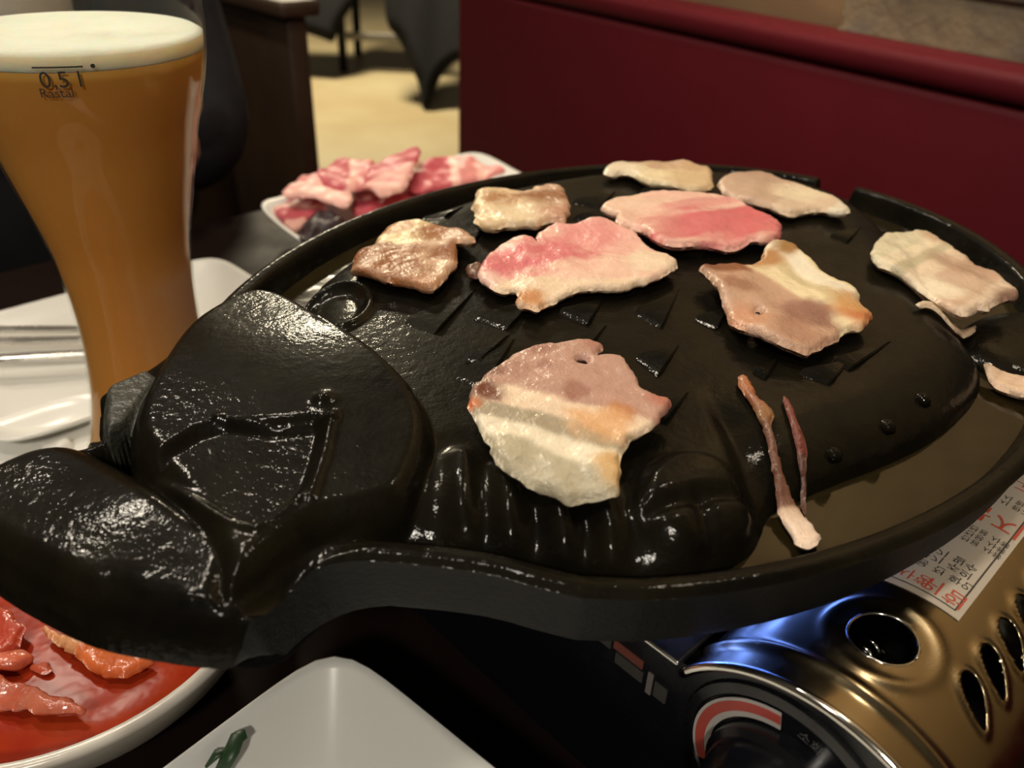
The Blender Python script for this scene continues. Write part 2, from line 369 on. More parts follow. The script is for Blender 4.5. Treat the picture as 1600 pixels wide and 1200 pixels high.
# polished front lip
pl = [lid(s, LV0-.05, -.02) for s in np.linspace(0, SMAX, 60)]
MB().tube(pl, .13, 10).build('lid_lip', CHROME, st)
MB().tube([lid(a, b, -.02) for a, b in np.vstack([hole, hole[:1]])], .035, 8).build('hole_rim', CHROME, lo)
# under the lid: cartridge and spring
MB().lathe([(0, 0), (2.6, 0), (2.9, .3), (2.9, 18), (2.5, 18.6), (0, 18.6)], UV(LUC, 19.5, 5.9), 40, (np.array(UV(1, 0, 0)), np.array([0, 0, 1.]), np.array(UV(0, 1, 0)))).build('gas_cartridge', STEEL, st)
cc = lid(*hc); ccu, ccv = to_uv(cc)
spr = [UV(ccu-.3+.28*math.cos(t), ccv-.2+.05*t, cc[2]-1.1+.28*math.sin(t)) for t in np.linspace(0, 6*math.pi, 60)]
MB().tube(spr, .05, 6).build('regulator_spring', CHROME, st)
MB().tube([UV(ccu+.1, ccv-.7, cc[2]-1.0), UV(ccu+.75, ccv-.35, cc[2]-.9), UV(ccu+.95, ccv+.4, cc[2]-1.0)], .16, 8, 2.2).build('regulator_arm', STEEL, st)
MB().box(LUC-2.8, LUC+3.2, LV0+.4, LV1-.3, .4, 3.2).build('lid_tray', BLACKI, st)
# front panel
FU0, FU1 = -29, 1.3
def panel():
    bm = MB()
    prof = [(FU0, 1.0), (FU1, 1.0)] + [(LUC+(LR-.12)*math.cos(a), LZC+(LR-.12)*math.sin(a)) for a in np.linspace(0, math.radians(148), 30)] + [(LUC-3.9, 8.1), (FU0, 8.1)]
    n = len(prof); f = [UV(u, LV0+.25, z) for u, z in prof]; b = [UV(u, LV0+.9, z) for u, z in prof]
    bm.add(f+b, [tuple(range(n)), tuple(range(2*n-1, n-1, -1))]+[(i, i+n, (i+1) % n+n, (i+1) % n) for i in range(n)])
    return bm
panel().build('front_panel', BLACKP, st, auto=30)
MB().box(FU0, LUC-3.75, LV0+1, LV1, .8, 8.2, bev=.4).build('burner_body', BLACKP, st, auto=40)
MB().box(LUC-6.8, LUC-3.62, LV0-.05, LV0+4, 8.25, 8.45, bev=.08).build('burner_plate_edge', STEEL, st, auto=40)
for u in (FU0+2, FU1-2):
    for v in (LV0+2, LV1-2): MB().lathe([(0, 0), (.9, 0), (.8, .9), (0, .9)], UV(u, v, 0), 20).build('foot', BLACKI, st)
e1, e2, e3 = np.array(UV(1, 0, 0)), np.array([0, 0, 1.]), -np.array(UV(0, 1, 0))
KU, KZ = -3.55, 6.75
kc = UV(KU, LV0+.25, KZ)
MB().lathe([(2.75, 0), (2.7, .10), (2.45, .16), (2.40, .10), (0, .10)], kc, 60, (e1, e2, e3)).build('dial_bezel', BLACKP, st, auto=40)
kn = MB().lathe([(1.78, .1), (1.78, .5), (1.62, .62), (1.5, 1.3), (1.35, 1.5), (0, 1.5)], kc, 48, (e1, e2, e3))
knob = kn.build('knob', BLACKP, st, auto=40)
MB().box(KU-.28, KU+.28, LV0-1.75, LV0-1.2, KZ-1.35, KZ+1.35, bev=.12).build('knob_grip', BLACKP, knob, auto=40)
def arc(r0, r1, a0, a1, off):
    V = []; n = 40
    for r in (r0, r1):
        for o in (off, off+.03):
            for t in np.linspace(a0, a1, n): V.append(np.array(kc)+e1*r*math.cos(t)+e2*r*math.sin(t)+e3*o)
    F = []
    for i in range(n-1):
        F += [(n+i, n+i+1, 3*n+i+1, 3*n+i), (i, 2*n+i, 2*n+i+1, i+1), (i, i+1, n+i+1, n+i), (2*n+i, 3*n+i, 3*n+i+1, 2*n+i+1)]
    return MB().add(V, F)
arc(1.86, 2.36, math.radians(100), math.radians(207), .16).build('dial_scale', WHITE_INK, st, smooth=False)
arc(2.02, 2.28, math.radians(100), math.radians(207), .175).build('dial_scale_band', DRED, st, smooth=False)

def text_on(name, body, size, f, m, parent, subdiv=False):
    V, F = text_mesh(body, size)
    if len(V): return mk(name, [f(v[0], v[1]) for v in V], F, m, parent, smooth=False)
def dial_text(x, y):
    a = math.radians(80); c = np.array(kc)+e1*2.1*math.cos(a)+e2*2.1*math.sin(a)+e3*.18; t = math.radians(-12)
    return c+e1*(x*math.cos(t)-y*math.sin(t))+e2*(x*math.sin(t)+y*math.cos(t))
text_on('dial_lettering', '소화', .34, dial_text, DIALINK, st)
# small labels on the burner body front
FPV = LV0+.22
for (u0, u1, z0, z1, m, nm) in ((-8.75, -7.75, 6.95, 7.25, DIMRED, 'red_label'), (-8.65, -7.7, 6.45, 6.85, GREYINK, 'printed_label'), (-7.55, -7.38, 6.25, 7.05, DIMWHITE, 'white_label'), (-9.3, -8.85, 6.8, 7.3, GREYINK, 'printed_label'), (-7.3, -6.9, 6.35, 6.9, GREYINK, 'printed_label')):
    MB().box(u0, u1, FPV-.02, FPV+.05, z0, z1, bev=.01).build(nm, m, st, smooth=False)

# warning sticker on the lid: its near corner and two edges come from the photo
c0 = lid_hit(1500, 970); SW = 2.75; SLN = 15.5
def stk(a, b, o=.03): return lid(c0[0]-a, c0[1]+b, o)               # a: across towards the top, b: along the lid
def strip(a0, a1, b0, b1, o, na=10, nb=20):
    V = [stk(a0+(a1-a0)*i/na, b0+(b1-b0)*j/nb, o) for j in range(nb+1) for i in range(na+1)]
    V2 = [stk(a0+(a1-a0)*i/na, b0+(b1-b0)*j/nb, o-.02) for j in range(nb+1) for i in range(na+1)]; n = len(V)
    F = [(j*(na+1)+i, (j+1)*(na+1)+i, (j+1)*(na+1)+i+1, j*(na+1)+i+1) for j in range(nb) for i in range(na)]
    F += [tuple(x+n for x in f[::-1]) for f in F]
    return MB().add(V+V2, F)
sk = strip(0, SW, 0, SLN, .03).build('warning_sticker', PAPER, st); sk['label'] = 'warning sticker with red and black print'
for a0, a1, b0, b1 in ((.17, .21, .2, SLN), (.17, SW, .2, .24)): strip(a0, a1, b0, b1, .04).build('sticker_border', BLACK_INK, sk)
def stext(body, size, a, b, m, name):                               # lines read along the sticker's short side
    text_on(name, body, size, lambda x, y: stk(a-x, b-y, .042), m, sk)
stext('위험', .62, .62, .62, RED_INK, 'red_lettering'); stext('주의사항', .46, 1.75, .62, RED_INK, 'red_lettering')
for b, t in ((1.25, '사용 전 확인'), (1.65, '화기 주의'), (2.0, '환기 필수')): stext(t, .34, 1.0, b, BLACK_INK, 'black_lettering')
for b in (3.0, 3.3, 3.6): stext('부탄가스 전용 사용', .27, 1.15, b, BLACK_INK, 'black_lettering')
stext('금지', .95, .85, 4.5, RED_INK, 'red_lettering')
for b in (5.4, 5.7): stext('실내 사용 시 환기', .27, 1.15, b, BLACK_INK, 'black_lettering')
stext('경고', .6, 1.0, 6.6, RED_INK, 'red_lettering')
for b in (7.3, 7.6, 7.9): stext('어린이 손이 닿지', .27, 1.15, b, BLACK_INK, 'black_lettering')
# burner, trivet, flame
BU, BV = -16.5, 23.0
MB().lathe([(0, 8.1), (8.2, 8.1), (8.6, 8.6), (8.4, 8.6), (7.9, 8.25), (0, 8.25)], UV(BU, BV, 0), 60).build('drip_pan', STEEL, st, auto=40)
MB().lathe([(0, 8.2), (3.0, 8.2), (3.3, 9.2), (3.0, 9.5), (0, 9.55)], UV(BU, BV, 0), 48).build('burner_head', STEEL, st, auto=40)
for k in range(4):
    a = math.radians(45+90*k); q = [np.array(UV(BU+r*math.cos(a), BV+r*math.sin(a), z)) for r, z in ((8.3, 8.4), (8.0, 9.9), (4.0, 10.17))]
    MB().tube(q, .22, 8).build('trivet_prong', BLACKI, st)
FLAME = emit('blue_gas_flame', (.10, .22, 1.0), 14)
for k in range(26):
    a = 2*math.pi*k/26; r0, r1 = 3.2, 7.0+.8*math.sin(k*2.1)
    MB().tube([UV(BU+r*math.cos(a), BV+r*math.sin(a), z) for r, z in ((r0, 9.0), (r0+1.2, 9.4), ((r0+r1)/2+.6, 9.85), (r1, 10.1))], [.16, .34, .26, .03], 8).build('flame', FLAME, st)
fl = bpy.data.lights.new('flame_glow', 'POINT'); fl.energy = .05; fl.color = (.12, .25, 1); fl.shadow_soft_size = .02
fo = bpy.data.objects.new('flame_glow', fl); COL.objects.link(fo); fo.location = P(UV(BU+5, BV-6, 9.6))

# ------------------------------------------------------------------ pig-shaped cast iron grill pan
RIMZ, GUT, WALLB = 12.5, 11.55, 10.42
EC = np.array([5.06, 27.01]); d1 = np.array([.6864, .7272]); d2 = np.array([-.7272, .6864])
def ell(t, k=1.): return EC+k*(16.81*math.cos(t)*d1+12.885*math.sin(t)*d2)
def ell_t(x, y):
    q = at(x, y, RIMZ)[:2]-EC; return math.atan2((q@d2)/12.885, (q@d1)/16.81)
tA, tB = ell_t(300, 520), ell_t(1010, 940)                          # far-left start, near end
if tB > tA: tB -= 2*math.pi
rimpts = [ell(t) for t in np.linspace(tA, tB, 110)]
nearpts = [at(x, y, z)[:2] for x, y, z in ((930, 934, 12.5), (850, 916, 12.5), (765, 892, 12.5), (690, 881, 12.5), (620, 880, 12.4), (560, 886, 12.2), (505, 905, 12), (462, 950, 11.6), (425, 1000, 11.3), (385, 1020, 11.6), (335, 1012, 11.9), (270, 1004, 11.9), (200, 990, 11.9), (130, 974, 11.9), (60, 940, 11.9), (0, 906, 11.9), (-60, 862, 11.9), (-85, 815, 12.0), (-60, 765, 12.2), (0, 730, 12.3), (60, 702, 12.4), (110, 696, 12.4), (150, 688, 12.4), (148, 645, 12.4), (163, 612, 12.4), (215, 590, 12.4), (250, 568, 12.4))]
outline = np.array(rimpts+list(smooth_poly(np.array(nearpts), 1))[:-2])
HEADP = smooth_poly([at(x, y, z)[:2] for x, y, z in ((170, 690, 13), (250, 575, 12.9), (300, 517, 12.9), (380, 465, 13), (455, 455, 13.3), (540, 503, 13.6), (625, 560, 13.6), (683, 628, 13.4), (693, 700, 13.1), (672, 780, 12.6), (645, 850, 12.0), (580, 878, 11.8), (505, 893, 11.8), (462, 945, 11.4), (420, 995, 11.2), (385, 1020, 11.2), (345, 1000, 11.6), (330, 900, 12.6), (250, 760, 13.2))], 2)
SNOUTP = smooth_poly([at(x, y, z)[:2] for x, y, z in ((0, 730, 12.3), (60, 702, 12.4), (130, 696, 12.4), (195, 712, 12.8), (265, 752, 12.9), (340, 803, 12.9), (396, 820, 12.8), (396, 880, 12.5), (378, 950, 12.1), (370, 1016, 11.8), (300, 1008, 11.9), (200, 990, 11.9), (130, 974, 11.9), (60, 940, 11.9), (0, 906, 11.9), (-60, 862, 11.9), (-85, 815, 12.0), (-60, 765, 12.2))], 2)
BODYP = smooth_poly([at(x, y, z)[:2] for x, y, z in ((560, 870, 11.7), (700, 885, 11.6), (800, 893, 11.6), (900, 908, 11.6), (990, 925, 11.6), (1070, 925, 11.6), (1140, 898, 11.6), (1192, 858, 11.6), (1200, 812, 11.6), (1245, 790, 11.6), (1300, 765, 11.6), (1390, 732, 11.6), (1470, 690, 11.6), (1528, 630, 11.6), (1537, 575, 12), (1490, 505, 12.4), (1440, 430, 12.4), (1380, 350, 12.2), (1290, 305, 12), (1120, 280, 12), (960, 280, 12), (800, 305, 12), (660, 348, 12), (560, 395, 12.2), (440, 480, 12.4), (480, 700, 12))], 2)
LEGP = smooth_poly([at(x, y, z)[:2] for x, y, z in ((985, 780, 12.9), (1000, 730, 13), (1060, 700, 13), (1140, 715, 13), (1172, 760, 12.9), (1192, 855, 11.7), (1140, 897, 11.7), (1070, 925, 11.6), (1010, 880, 12), (975, 820, 12.5))], 2)
HINDP = smooth_poly([at(x, y, z)[:2] for x, y, z in ((1480, 530, 12), (1530, 570, 12), (1600, 598, 12), (1700, 600, 12), (1700, 520, 12), (1600, 480, 12), (1520, 490, 12))], 2)
CHEEKP = smooth_poly([at(x, y, 13.4)[:2] for x, y in ((215, 712), (330, 655), (430, 664), (518, 656), (505, 705), (482, 760), (405, 812), (340, 798), (260, 745))], 1)
EARP = smooth_poly([at(x, y, 13.3)[:2] for x, y in ((455, 465), (470, 440), (510, 427), (560, 430), (582, 450), (572, 480), (540, 497), (500, 492))], 2)
STUBP = np.array([at(x, y, 12.8)[:2] for x, y in ((150, 648), (160, 614), (235, 582), (258, 600), (205, 668), (165, 690))])
SPOUT_T = (ell_t(1285, 280), ell_t(1335, 292))
CTRL = np.array([(*at(x, y, z)[:2], z) for x, y, z in ((560, 600, 14.0), (620, 700, 13.75), (660, 640, 13.6), (440, 560, 14.15), (340, 560, 13.9), (250, 640, 13.45), (200, 690, 13.2), (420, 720, 13.6), (300, 720, 13.35), (395, 800, 13.2), (560, 780, 13.4), (600, 840, 12.9), (490, 840, 13.0), (450, 470, 13.6), (540, 520, 13.9), (420, 920, 12.4), (640, 790, 13.2))])
SCTRL = np.array([(*at(x, y, z)[:2], z) for x, y, z in ((190, 790, 13.15), (100, 800, 12.95), (300, 850, 13.05), (130, 900, 12.8), (40, 820, 12.7), (250, 930, 12.65), (330, 930, 12.6), (90, 740, 12.85), (350, 830, 13.15), (-30, 850, 12.5), (130, 945, 12.55), (200, 955, 12.5), (60, 905, 12.5), (290, 980, 12.45))])
def blend(xy, ctrl, w=2.6):
    d2_ = ((xy[:, None, :]-ctrl[None, :, :2])**2).sum(2); k = np.exp(-d2_/(w*w))+1e-9/(1+d2_); return (k*ctrl[:, 2]).sum(1)/k.sum(1)
def smax(a, b, k): h = np.clip(.5+.5*(a-b)/k, 0, 1); return b*(1-h)+a*h+k*h*(1-h)
L_ = lambda pts, z: np.array([at(x, y, z)[:2] for x, y in pts])
RIDGES = [(L_([(340, 650), (430, 663), (522, 655)], 13.6), .10, .10), (L_([(215, 715), (290, 765), (345, 800), (400, 816), (470, 772)], 13.3), .09, .10), (L_([(522, 655), (508, 705), (484, 762)], 13.5), .09, .12),
          (L_([(500, 495), (545, 520), (590, 552), (640, 590)], 13.8), .06, .14)]
RIBS = [(L_([(790, 745), (795, 800), (800, 865)], 12.7), .30, .42), (L_([(862, 780), (880, 825), (885, 880)], 12.6), .26, .36), (L_([(930, 780), (950, 830), (955, 890)], 12.5), .22, .34), (L_([(725, 730), (725, 790), (735, 850)], 12.7), .22, .4)]
def rimheight(xy, d):                                               # d = distance inside the pan's outline
    q = xy-EC; t = np.arctan2((q@d2)/12.885, (q@d1)/16.81)
    inner = sst(d, .5, 1.0)
    rim = RIMZ - .10*np.exp(-(d/.10)**2) + .05*np.exp(-((d-.28)/.14)**2)
    a, b = SPOUT_T; t0, t1 = min(a, b), max(a, b); notch = sst(t, t0-.012, t0+.004)*(1-sst(t, t1-.004, t1+.012)); rim = rim-notch*.75
    return rim*(1-inner)+GUT*inner
def height(xy, dO=None):
    if dO is None: dO = sdf(xy, outline)
    z = rimheight(xy, dO)
    b = sdf(xy, BODYP); q = xy-EC
    dome = 12.95+.18*np.exp(-(((q@d1)/9)**2+((q@d2)/7)**2))
    rb = np.clip(b/2.1, 0, 1); zb = GUT+(dome-GUT)*np.sqrt(np.clip(1-(1-rb)**2, 0, 1)); zb = np.where(b <= 0, GUT-1.2, zb)
    for ln, amp, w in RIBS: zb = zb + amp*(1.5*np.exp(-(ldist(xy, ln)/w)**2)-.45)*np.exp(-(ldist(xy, ln)/1.0)**4)
    lg = sdb(xy, LEGP); zb = zb+.32*sst(lg, -.12, .55)*np.where(b > 0, 1, 0)
    zb = zb-.20*np.exp(-(ldist(xy, L_([(1020, 805), (1080, 790), (1165, 772)], 12.8))/.22)**2) - .16*np.exp(-(ldist(xy, L_([(1085, 810), (1105, 850), (1120, 885)], 12.4))/.25)**2)
    zb = zb-.22*np.exp(-(ldist(xy, L_([(1070, 620), (1130, 700), (1180, 790)], 13.0))/.30)**2)*0 - .28*np.exp(-(ldist(xy, L_([(1125, 670), (1150, 720), (1200, 812)], 12.9))/1.1)**2)*sst(sdb(xy, L_([(1085, 600), (1150, 720), (1200, 812), (1300, 800), (1600, 690), (1600, 500), (1330, 480), (1200, 530)], 12.9)), -.25, .35)
    z = smax(z, zb, .12)
    hp = sdb(xy, HINDP); z = smax(z, np.where(hp > -.1, GUT+.75*np.sqrt(np.clip(1-(1-np.clip(hp/1.3, 0, 1))**2, 0, 1)), GUT-1), .1)
    h = sdb(xy, HEADP); hm_ = h > -.1; pz = np.full(len(xy), 12.); pz[hm_] = blend(xy[hm_], CTRL); lowz = np.where(dO < .9, 11.1, 12.0)
    R = .75; zh = np.where(h > 0, 11.6+(pz-11.6)*np.sqrt(np.clip(1-(1-np.clip(h/R, 0, 1))**2, 0, 1)), 9.)
    ck = sdb(xy, CHEEKP); zh = zh-.28*sst(ck, -.03, .35)
    for ln, amp, w in RIDGES: zh = zh+amp*np.exp(-(ldist(xy, ln)/w)**2)
    zh = zh+.16*np.exp(-(ldist(xy, L_([(502, 622), (508, 620)], 13.8))/.20)**2)
    z = smax(z, zh, .10)
    s = sdb(xy, SNOUTP); sm_ = s > -.1; sz = np.full(len(xy), 12.); sz[sm_] = blend(xy[sm_], SCTRL, 1.5); zs = np.where(s > 0, 11.6+(sz-11.6)*np.sqrt(np.clip(1-(1-np.clip(s/.75, 0, 1))**2, 0, 1)), 9.)
    zs = zs+.05*np.exp(-(ldist(xy, L_([(60, 905), (130, 945), (200, 958), (290, 935)], 12.6))/.16)**2)*sst(s, 0, .3) - .10*np.exp(-(ldist(xy, L_([(165, 905), (172, 905)], 12.8))/.35)**2)
    z = smax(z, zs, .10)
    sb = sdb(xy, STUBP); z = smax(z, np.where(sb > 0, 12.3+.75*np.sqrt(np.clip(1-(1-np.clip(sb/.25, 0, 1))**2, 0, 1)), 9.), .05)
    er = sdb(xy, EARP); z = z+.16*np.exp(-(er/.14)**2)-.20*sst(er, .05, .5)
    edge = np.sqrt(np.clip(1-(1-np.clip(dO/.55, 0, 1))**2, 0, 1))    # the head's own edge rounds over, the rim does not
    nohead = sst(np.maximum(np.maximum(h, s), sb), -.35, .1)
    return np.where(nohead > 0, z*(1-nohead)+nohead*(11.0+(z-11.0)*edge), z)
_lo = outline.min(0)-1; _st = .12; _nx = int((outline[:, 0].max()+1-_lo[0])/_st)+2; _ny = int((outline[:, 1].max()+1-_lo[1])/_st)+2
_gx, _gy = np.meshgrid(_lo[0]+_st*np.arange(_nx), _lo[1]+_st*np.arange(_ny)); ZG = height(np.c_[_gx.ravel(), _gy.ravel()]).reshape(_ny, _nx)
def hfast(xy):                                                      # bilinear look-up of the pan's surface
    fx = np.clip((xy[:, 0]-_lo[0])/_st, 0, _nx-2.001); fy = np.clip((xy[:, 1]-_lo[1])/_st, 0, _ny-2.001); i = fx.astype(int); j = fy.astype(int); a = fx-i; b = fy-j
    return ZG[j, i]*(1-a)*(1-b)+ZG[j, i+1]*a*(1-b)+ZG[j+1, i]*(1-a)*b+ZG[j+1, i+1]*a*b
def zat(x, y): return float(hfast(np.array([[x, y]]))[0])
pan = thing('grill_pan', (EC[0], EC[1], WALLB), 'black cast iron pig-shaped grill pan on the gas stove', 'grill pan')
xy, Q, dO, bd = gridpoly(outline, .062)
Z = height(xy, dO); V = np.c_[xy, Z]; N = vnormals(V, Q)
fc = V[Q].mean(1)[:, :2]; fs, fh, fb, fst = sdf(fc, SNOUTP), sdf(fc, HEADP), sdf(fc, BODYP), sdf(fc, STUBP)
lab = np.zeros(len(Q), int); lab[fb > 0] = 1; lab[fh > 0] = 2; lab[fs > 0] = 3; lab[(fst > 0) & (fs <= 0)] = 4
for k, (nm, m, lb) in enumerate((('rim_tray', IRON, 'raised rim and drip channel'), ('pig_body', IRON, 'domed cooking surface shaped as the body'), ('pig_head', IRON, None), ('pig_snout', IRON, 'wide rounded snout end'), ('ear_stub', IRON_CRUST, 'crusted rough stub'))):
    q = Q[lab == k]; us = np.unique(q); rm = np.full(len(V), -1); rm[us] = np.arange(len(us))
    o = mk(nm, V[us], rm[q], m, pan, normals=N[us])
    if lb: o['label'] = lb
# rendered fat standing in the drip channel
oilp = np.array([ell(t, .932) for t in np.linspace(0, 2*math.pi, 121)[:-1]]); ox, oq, od, ob_ = gridpoly(oilp, .15, [BODYP+(EC-BODYP)*.05, HEADP])
oil = mk('rendered_fat', np.c_[ox, np.full(len(ox), GUT+.16)+.012*noise2(ox, .4, 5)], oq, OIL); prop(oil, 'thin olive pool of melted fat in the pan drip channel', 'cooking oil')
# outer wall and underside
bi = np.unique(bd); rm = {int(b): i for i, b in enumerate(bi)}
Ce = EC*.75+np.array([-4, 18])*.25
rings = []
for f, zz in ((0, None), (.015, .25), (.035, .8), (.05, 1.)):
    W = V[bi].copy()
    if zz is not None:
        hm = sst(np.maximum(sdf(W[:, :2], HEADP), sdf(W[:, :2], SNOUTP)), -.6, -.05)
        W[:, 2] = W[:, 2]*(1-zz)+(WALLB+.18*hm+.6*sst(sdf(W[:, :2], SNOUTP), -.5, -.05))*zz; W[:, :2] += (Ce-W[:, :2])*(f*(1-.6*hm))[:, None]
    rings.append(W)
n = len(bi); WV = np.vstack(rings); WF = []
for a, b in bd:
    a, b = rm[int(a)], rm[int(b)]
    for r in range(3): WF.append((b+r*n, a+r*n, a+(r+1)*n, b+(r+1)*n))
mk('outer_wall', WV, np.array(WF), IRON_DRY, pan)
up, uq, ud, ub = gridpoly(outline+(Ce-outline)*.05, .4)
mk('underside', np.c_[up, np.full(len(up), WALLB+.01)], uq[:, ::-1], IRON_DRY, pan)
# raised triangular bristles
BR = [((640, 497), (690, 514), (745, 452)), ((748, 495), (800, 512), (842, 466)), ((876, 488), (922, 508), (945, 468)), ((995, 488), (1038, 510), (1062, 455)), ((717, 582), (762, 600), (806, 528)), ((733, 560), (752, 566), (800, 520)),
      ((997, 558), (1033, 585), (1062, 540)), ((1012, 642), (1045, 656), (1078, 610)), ((852, 560), (905, 566), (950, 508)), ((1178, 578), (1200, 590), (1218, 558)), ((1252, 580), (1302, 596), (1330, 560)), ((1308, 560), (1336, 574), (1396, 530)),
      ((1088, 500), (1122, 515), (1142, 480)), ((1222, 404), (1262, 420), (1264, 380)), ((1300, 366), (1328, 376), (1348, 352)), ((898, 314), (942, 323), (962, 298)), ((900, 340), (945, 348), (968, 322)), ((1005, 296), (1040, 306), (1056, 288)),
      ((1130, 455), (1170, 470), (1200, 430)), ((875, 375), (905, 380), (925, 352)), ((660, 330), (700, 336), (726, 318)), ((1385, 345), (1415, 356), (1432, 335)), ((700, 370), (740, 380), (765, 350)), ((880, 430), (930, 446), (955, 405)), ((1060, 395), (1100, 405), (1120, 380))]
for a, b, c in BR:
    q = [at(*p, 13.05) for p in (a, b, c)]
    q = [np.array([p[0], p[1], zat(p[0], p[1])]) for p in q]
    up_ = np.array([0, 0, 1.]); hgt = .15
    A_, B_, C_ = q[0]+up_*hgt, q[1]+up_*hgt*1.15, q[2]+up_*.04; mid = (A_+B_)/2; din = (C_-mid)*.06
    Vt = [A_, B_, C_, q[0]-(C_-mid)*.14-up_*.03, q[1]-(C_-mid)*.14-up_*.03, q[2]-up_*.1]
    bm = bmesh.new(); vs = [bm.verts.new(v) for v in Vt]
    for f in ((0, 1, 2), (1, 0, 3, 4), (2, 1, 4, 5), (0, 2, 5, 3), (5, 4, 3)): bm.faces.new([vs[i] for i in f])
    bmesh.ops.recalc_face_normals(bm, faces=bm.faces[:]); bmesh.ops.bevel(bm, geom=bm.edges[:], offset=.035, segments=2, affect='EDGES'); bm.verts.index_update()
    mk('bristle', [v.co[:] for v in bm.verts], [[v.index for v in f.verts] for f in bm.faces], IRON, pan, auto=50); bm.free()
for x, y in ((1302, 710), (1388, 660), (1443, 620)):
    q = at(x, y, 12.4); z = zat(q[0], q[1]); q = at(x, y, z); z = zat(q[0], q[1])
    MB().lathe([(.24, -.1), (.23, .05), (.17, .15), (.08, .19), (0, .2)], (q[0], q[1], z), 20).build('stud', IRON, pan)

# ------------------------------------------------------------------ pork slices
C_LEAN, C_FAT, C_CLEAR, C_BROWN, C_PINK, C_PALE, C_DARK = lin('bb9181'), lin('efe2c8'), lin('aea288'), lin('9a5a2c'), lin('d86f76'), lin('f0bfae'), lin('6a2f1c')
def mixc(c, o, w): return c*(1-w[:, None])+np.array(o)[None]*w[:, None]
def resample(p, st):
    q = np.vstack([p, p[:1]]); L = np.r_[0, np.cumsum(np.linalg.norm(np.diff(q, axis=0), axis=1))]; t = np.arange(0, L[-1], st); return np.c_[np.interp(t, L, q[:, 0]), np.interp(t, L, q[:, 1])]
def slice_mesh(name, label, pts, axis, ramp, spots, thick=.32, lift=.10, wave=.10, seed=0, step=.09, zref=13.15, holes=(), m=MEAT, flat=None, edge=None, group='pork slices on the grill pan', ruff=.05, cat='meat slice', curl=0., plane=None):
    poly = L_(pts, zref) if flat is None else flat(pts)
    poly = resample(smooth_poly(poly, 1), .09)
    poly = poly+ruff*.8*np.c_[noise2(poly, 2.0, seed+60, 2), noise2(poly, 2.0, seed+61, 2)]+ruff*np.c_[noise2(poly, .9, seed+50), noise2(poly, .9, seed+51)]
    hs = [smooth_poly(L_(h, zref), 1) for h in holes]
    xy_, q_, d_, b_ = gridpoly(poly, step, hs)
    rd = np.sqrt(np.clip(1-(1-np.clip(d_/(thick*.55), 0, 1))**2, 0, 1))
    if flat is None:
        base = np.mean([hfast(xy_+r_*np.array([math.cos(k_), math.sin(k_)])) for r_ in (0, .5, 1.0, 1.5) for k_ in np.arange(0, 6.28, .7)], 0)+lift; base = np.maximum(base if plane is None else np.full(len(xy_), plane), hfast(xy_)+.02)
    else: base = np.full(len(xy_), zref)
    wv = wave*noise2(xy_, .28, seed, 2); wv = wv-wv.min()
    base = base+wv+curl*np.exp(-(d_/.8)**2)*(.5+.5*noise2(xy_, .2, seed+9, 1))
    top = base+thick*(.45+.55*rd)+.03*noise2(xy_, .7, seed+3)+.012*noise2(xy_, 2.2, seed+13, 2); bot = base+thick*.45*(1-rd)
    col = np.zeros((len(xy_), 3)) + np.array(ramp[0][1])
    if len(axis) == 4:                                               # a line the bands run along, then where t = 0 and t = 1
        w0, w1, e0, e1_ = [at(*p_, zref)[:2] for p_ in axis]; nn = np.array([-(w1-w0)[1], (w1-w0)[0]]); nn /= np.linalg.norm(nn); a = e0; b = e0+nn*((e1_-e0)@nn)
    else: a = at(*axis[0], zref)[:2]; b = at(*axis[1], zref)[:2]
    ax = b-a
    t = ((xy_-a)@ax)/(ax@ax)+.025*noise2(xy_, .35, seed+4)
    for (t0, c0_), (t1, c1_) in zip(ramp[:-1], ramp[1:]): col = mixc(col, c1_, sst(t, t1-.02, t1+.02))
    el_ = (xy_-a)@ax/np.linalg.norm(ax); streak = noise2(np.c_[el_*2.2, (xy_@np.array([-ax[1], ax[0]]))/np.linalg.norm(ax)*.35], .8, seed+21); col = col*(1+.07*streak[:, None])
    for (px, py, r, c, w) in spots:
        r, w = r*1.15, min(1., w*1.25)
        e = at(px, py, zref)[:2]; dd = np.linalg.norm(xy_-e, axis=1)+.25*r*noise2(xy_, .8, seed+6); col = mixc(col, c, w*(1-sst(dd, .35*r, r)))
    if edge is not None:
        w = (1-sst(d_, .02, edge[1]))*np.clip(.5+.9*noise2(xy_, .3, seed+8), 0, 1)*edge[2]; col = mixc(col, edge[0], w)
    n_ = len(xy_); Vv = np.vstack([np.c_[xy_, top], np.c_[xy_, bot]]); sidef = np.array([(b0, a0, a0+n_, b0+n_) for a0, b0 in b_])
    o = mk(name, Vv, np.vstack([q_, q_[:, ::-1]+n_, sidef]), m, cols=np.vstack([col, col]))
    return prop(o, label, cat, group)
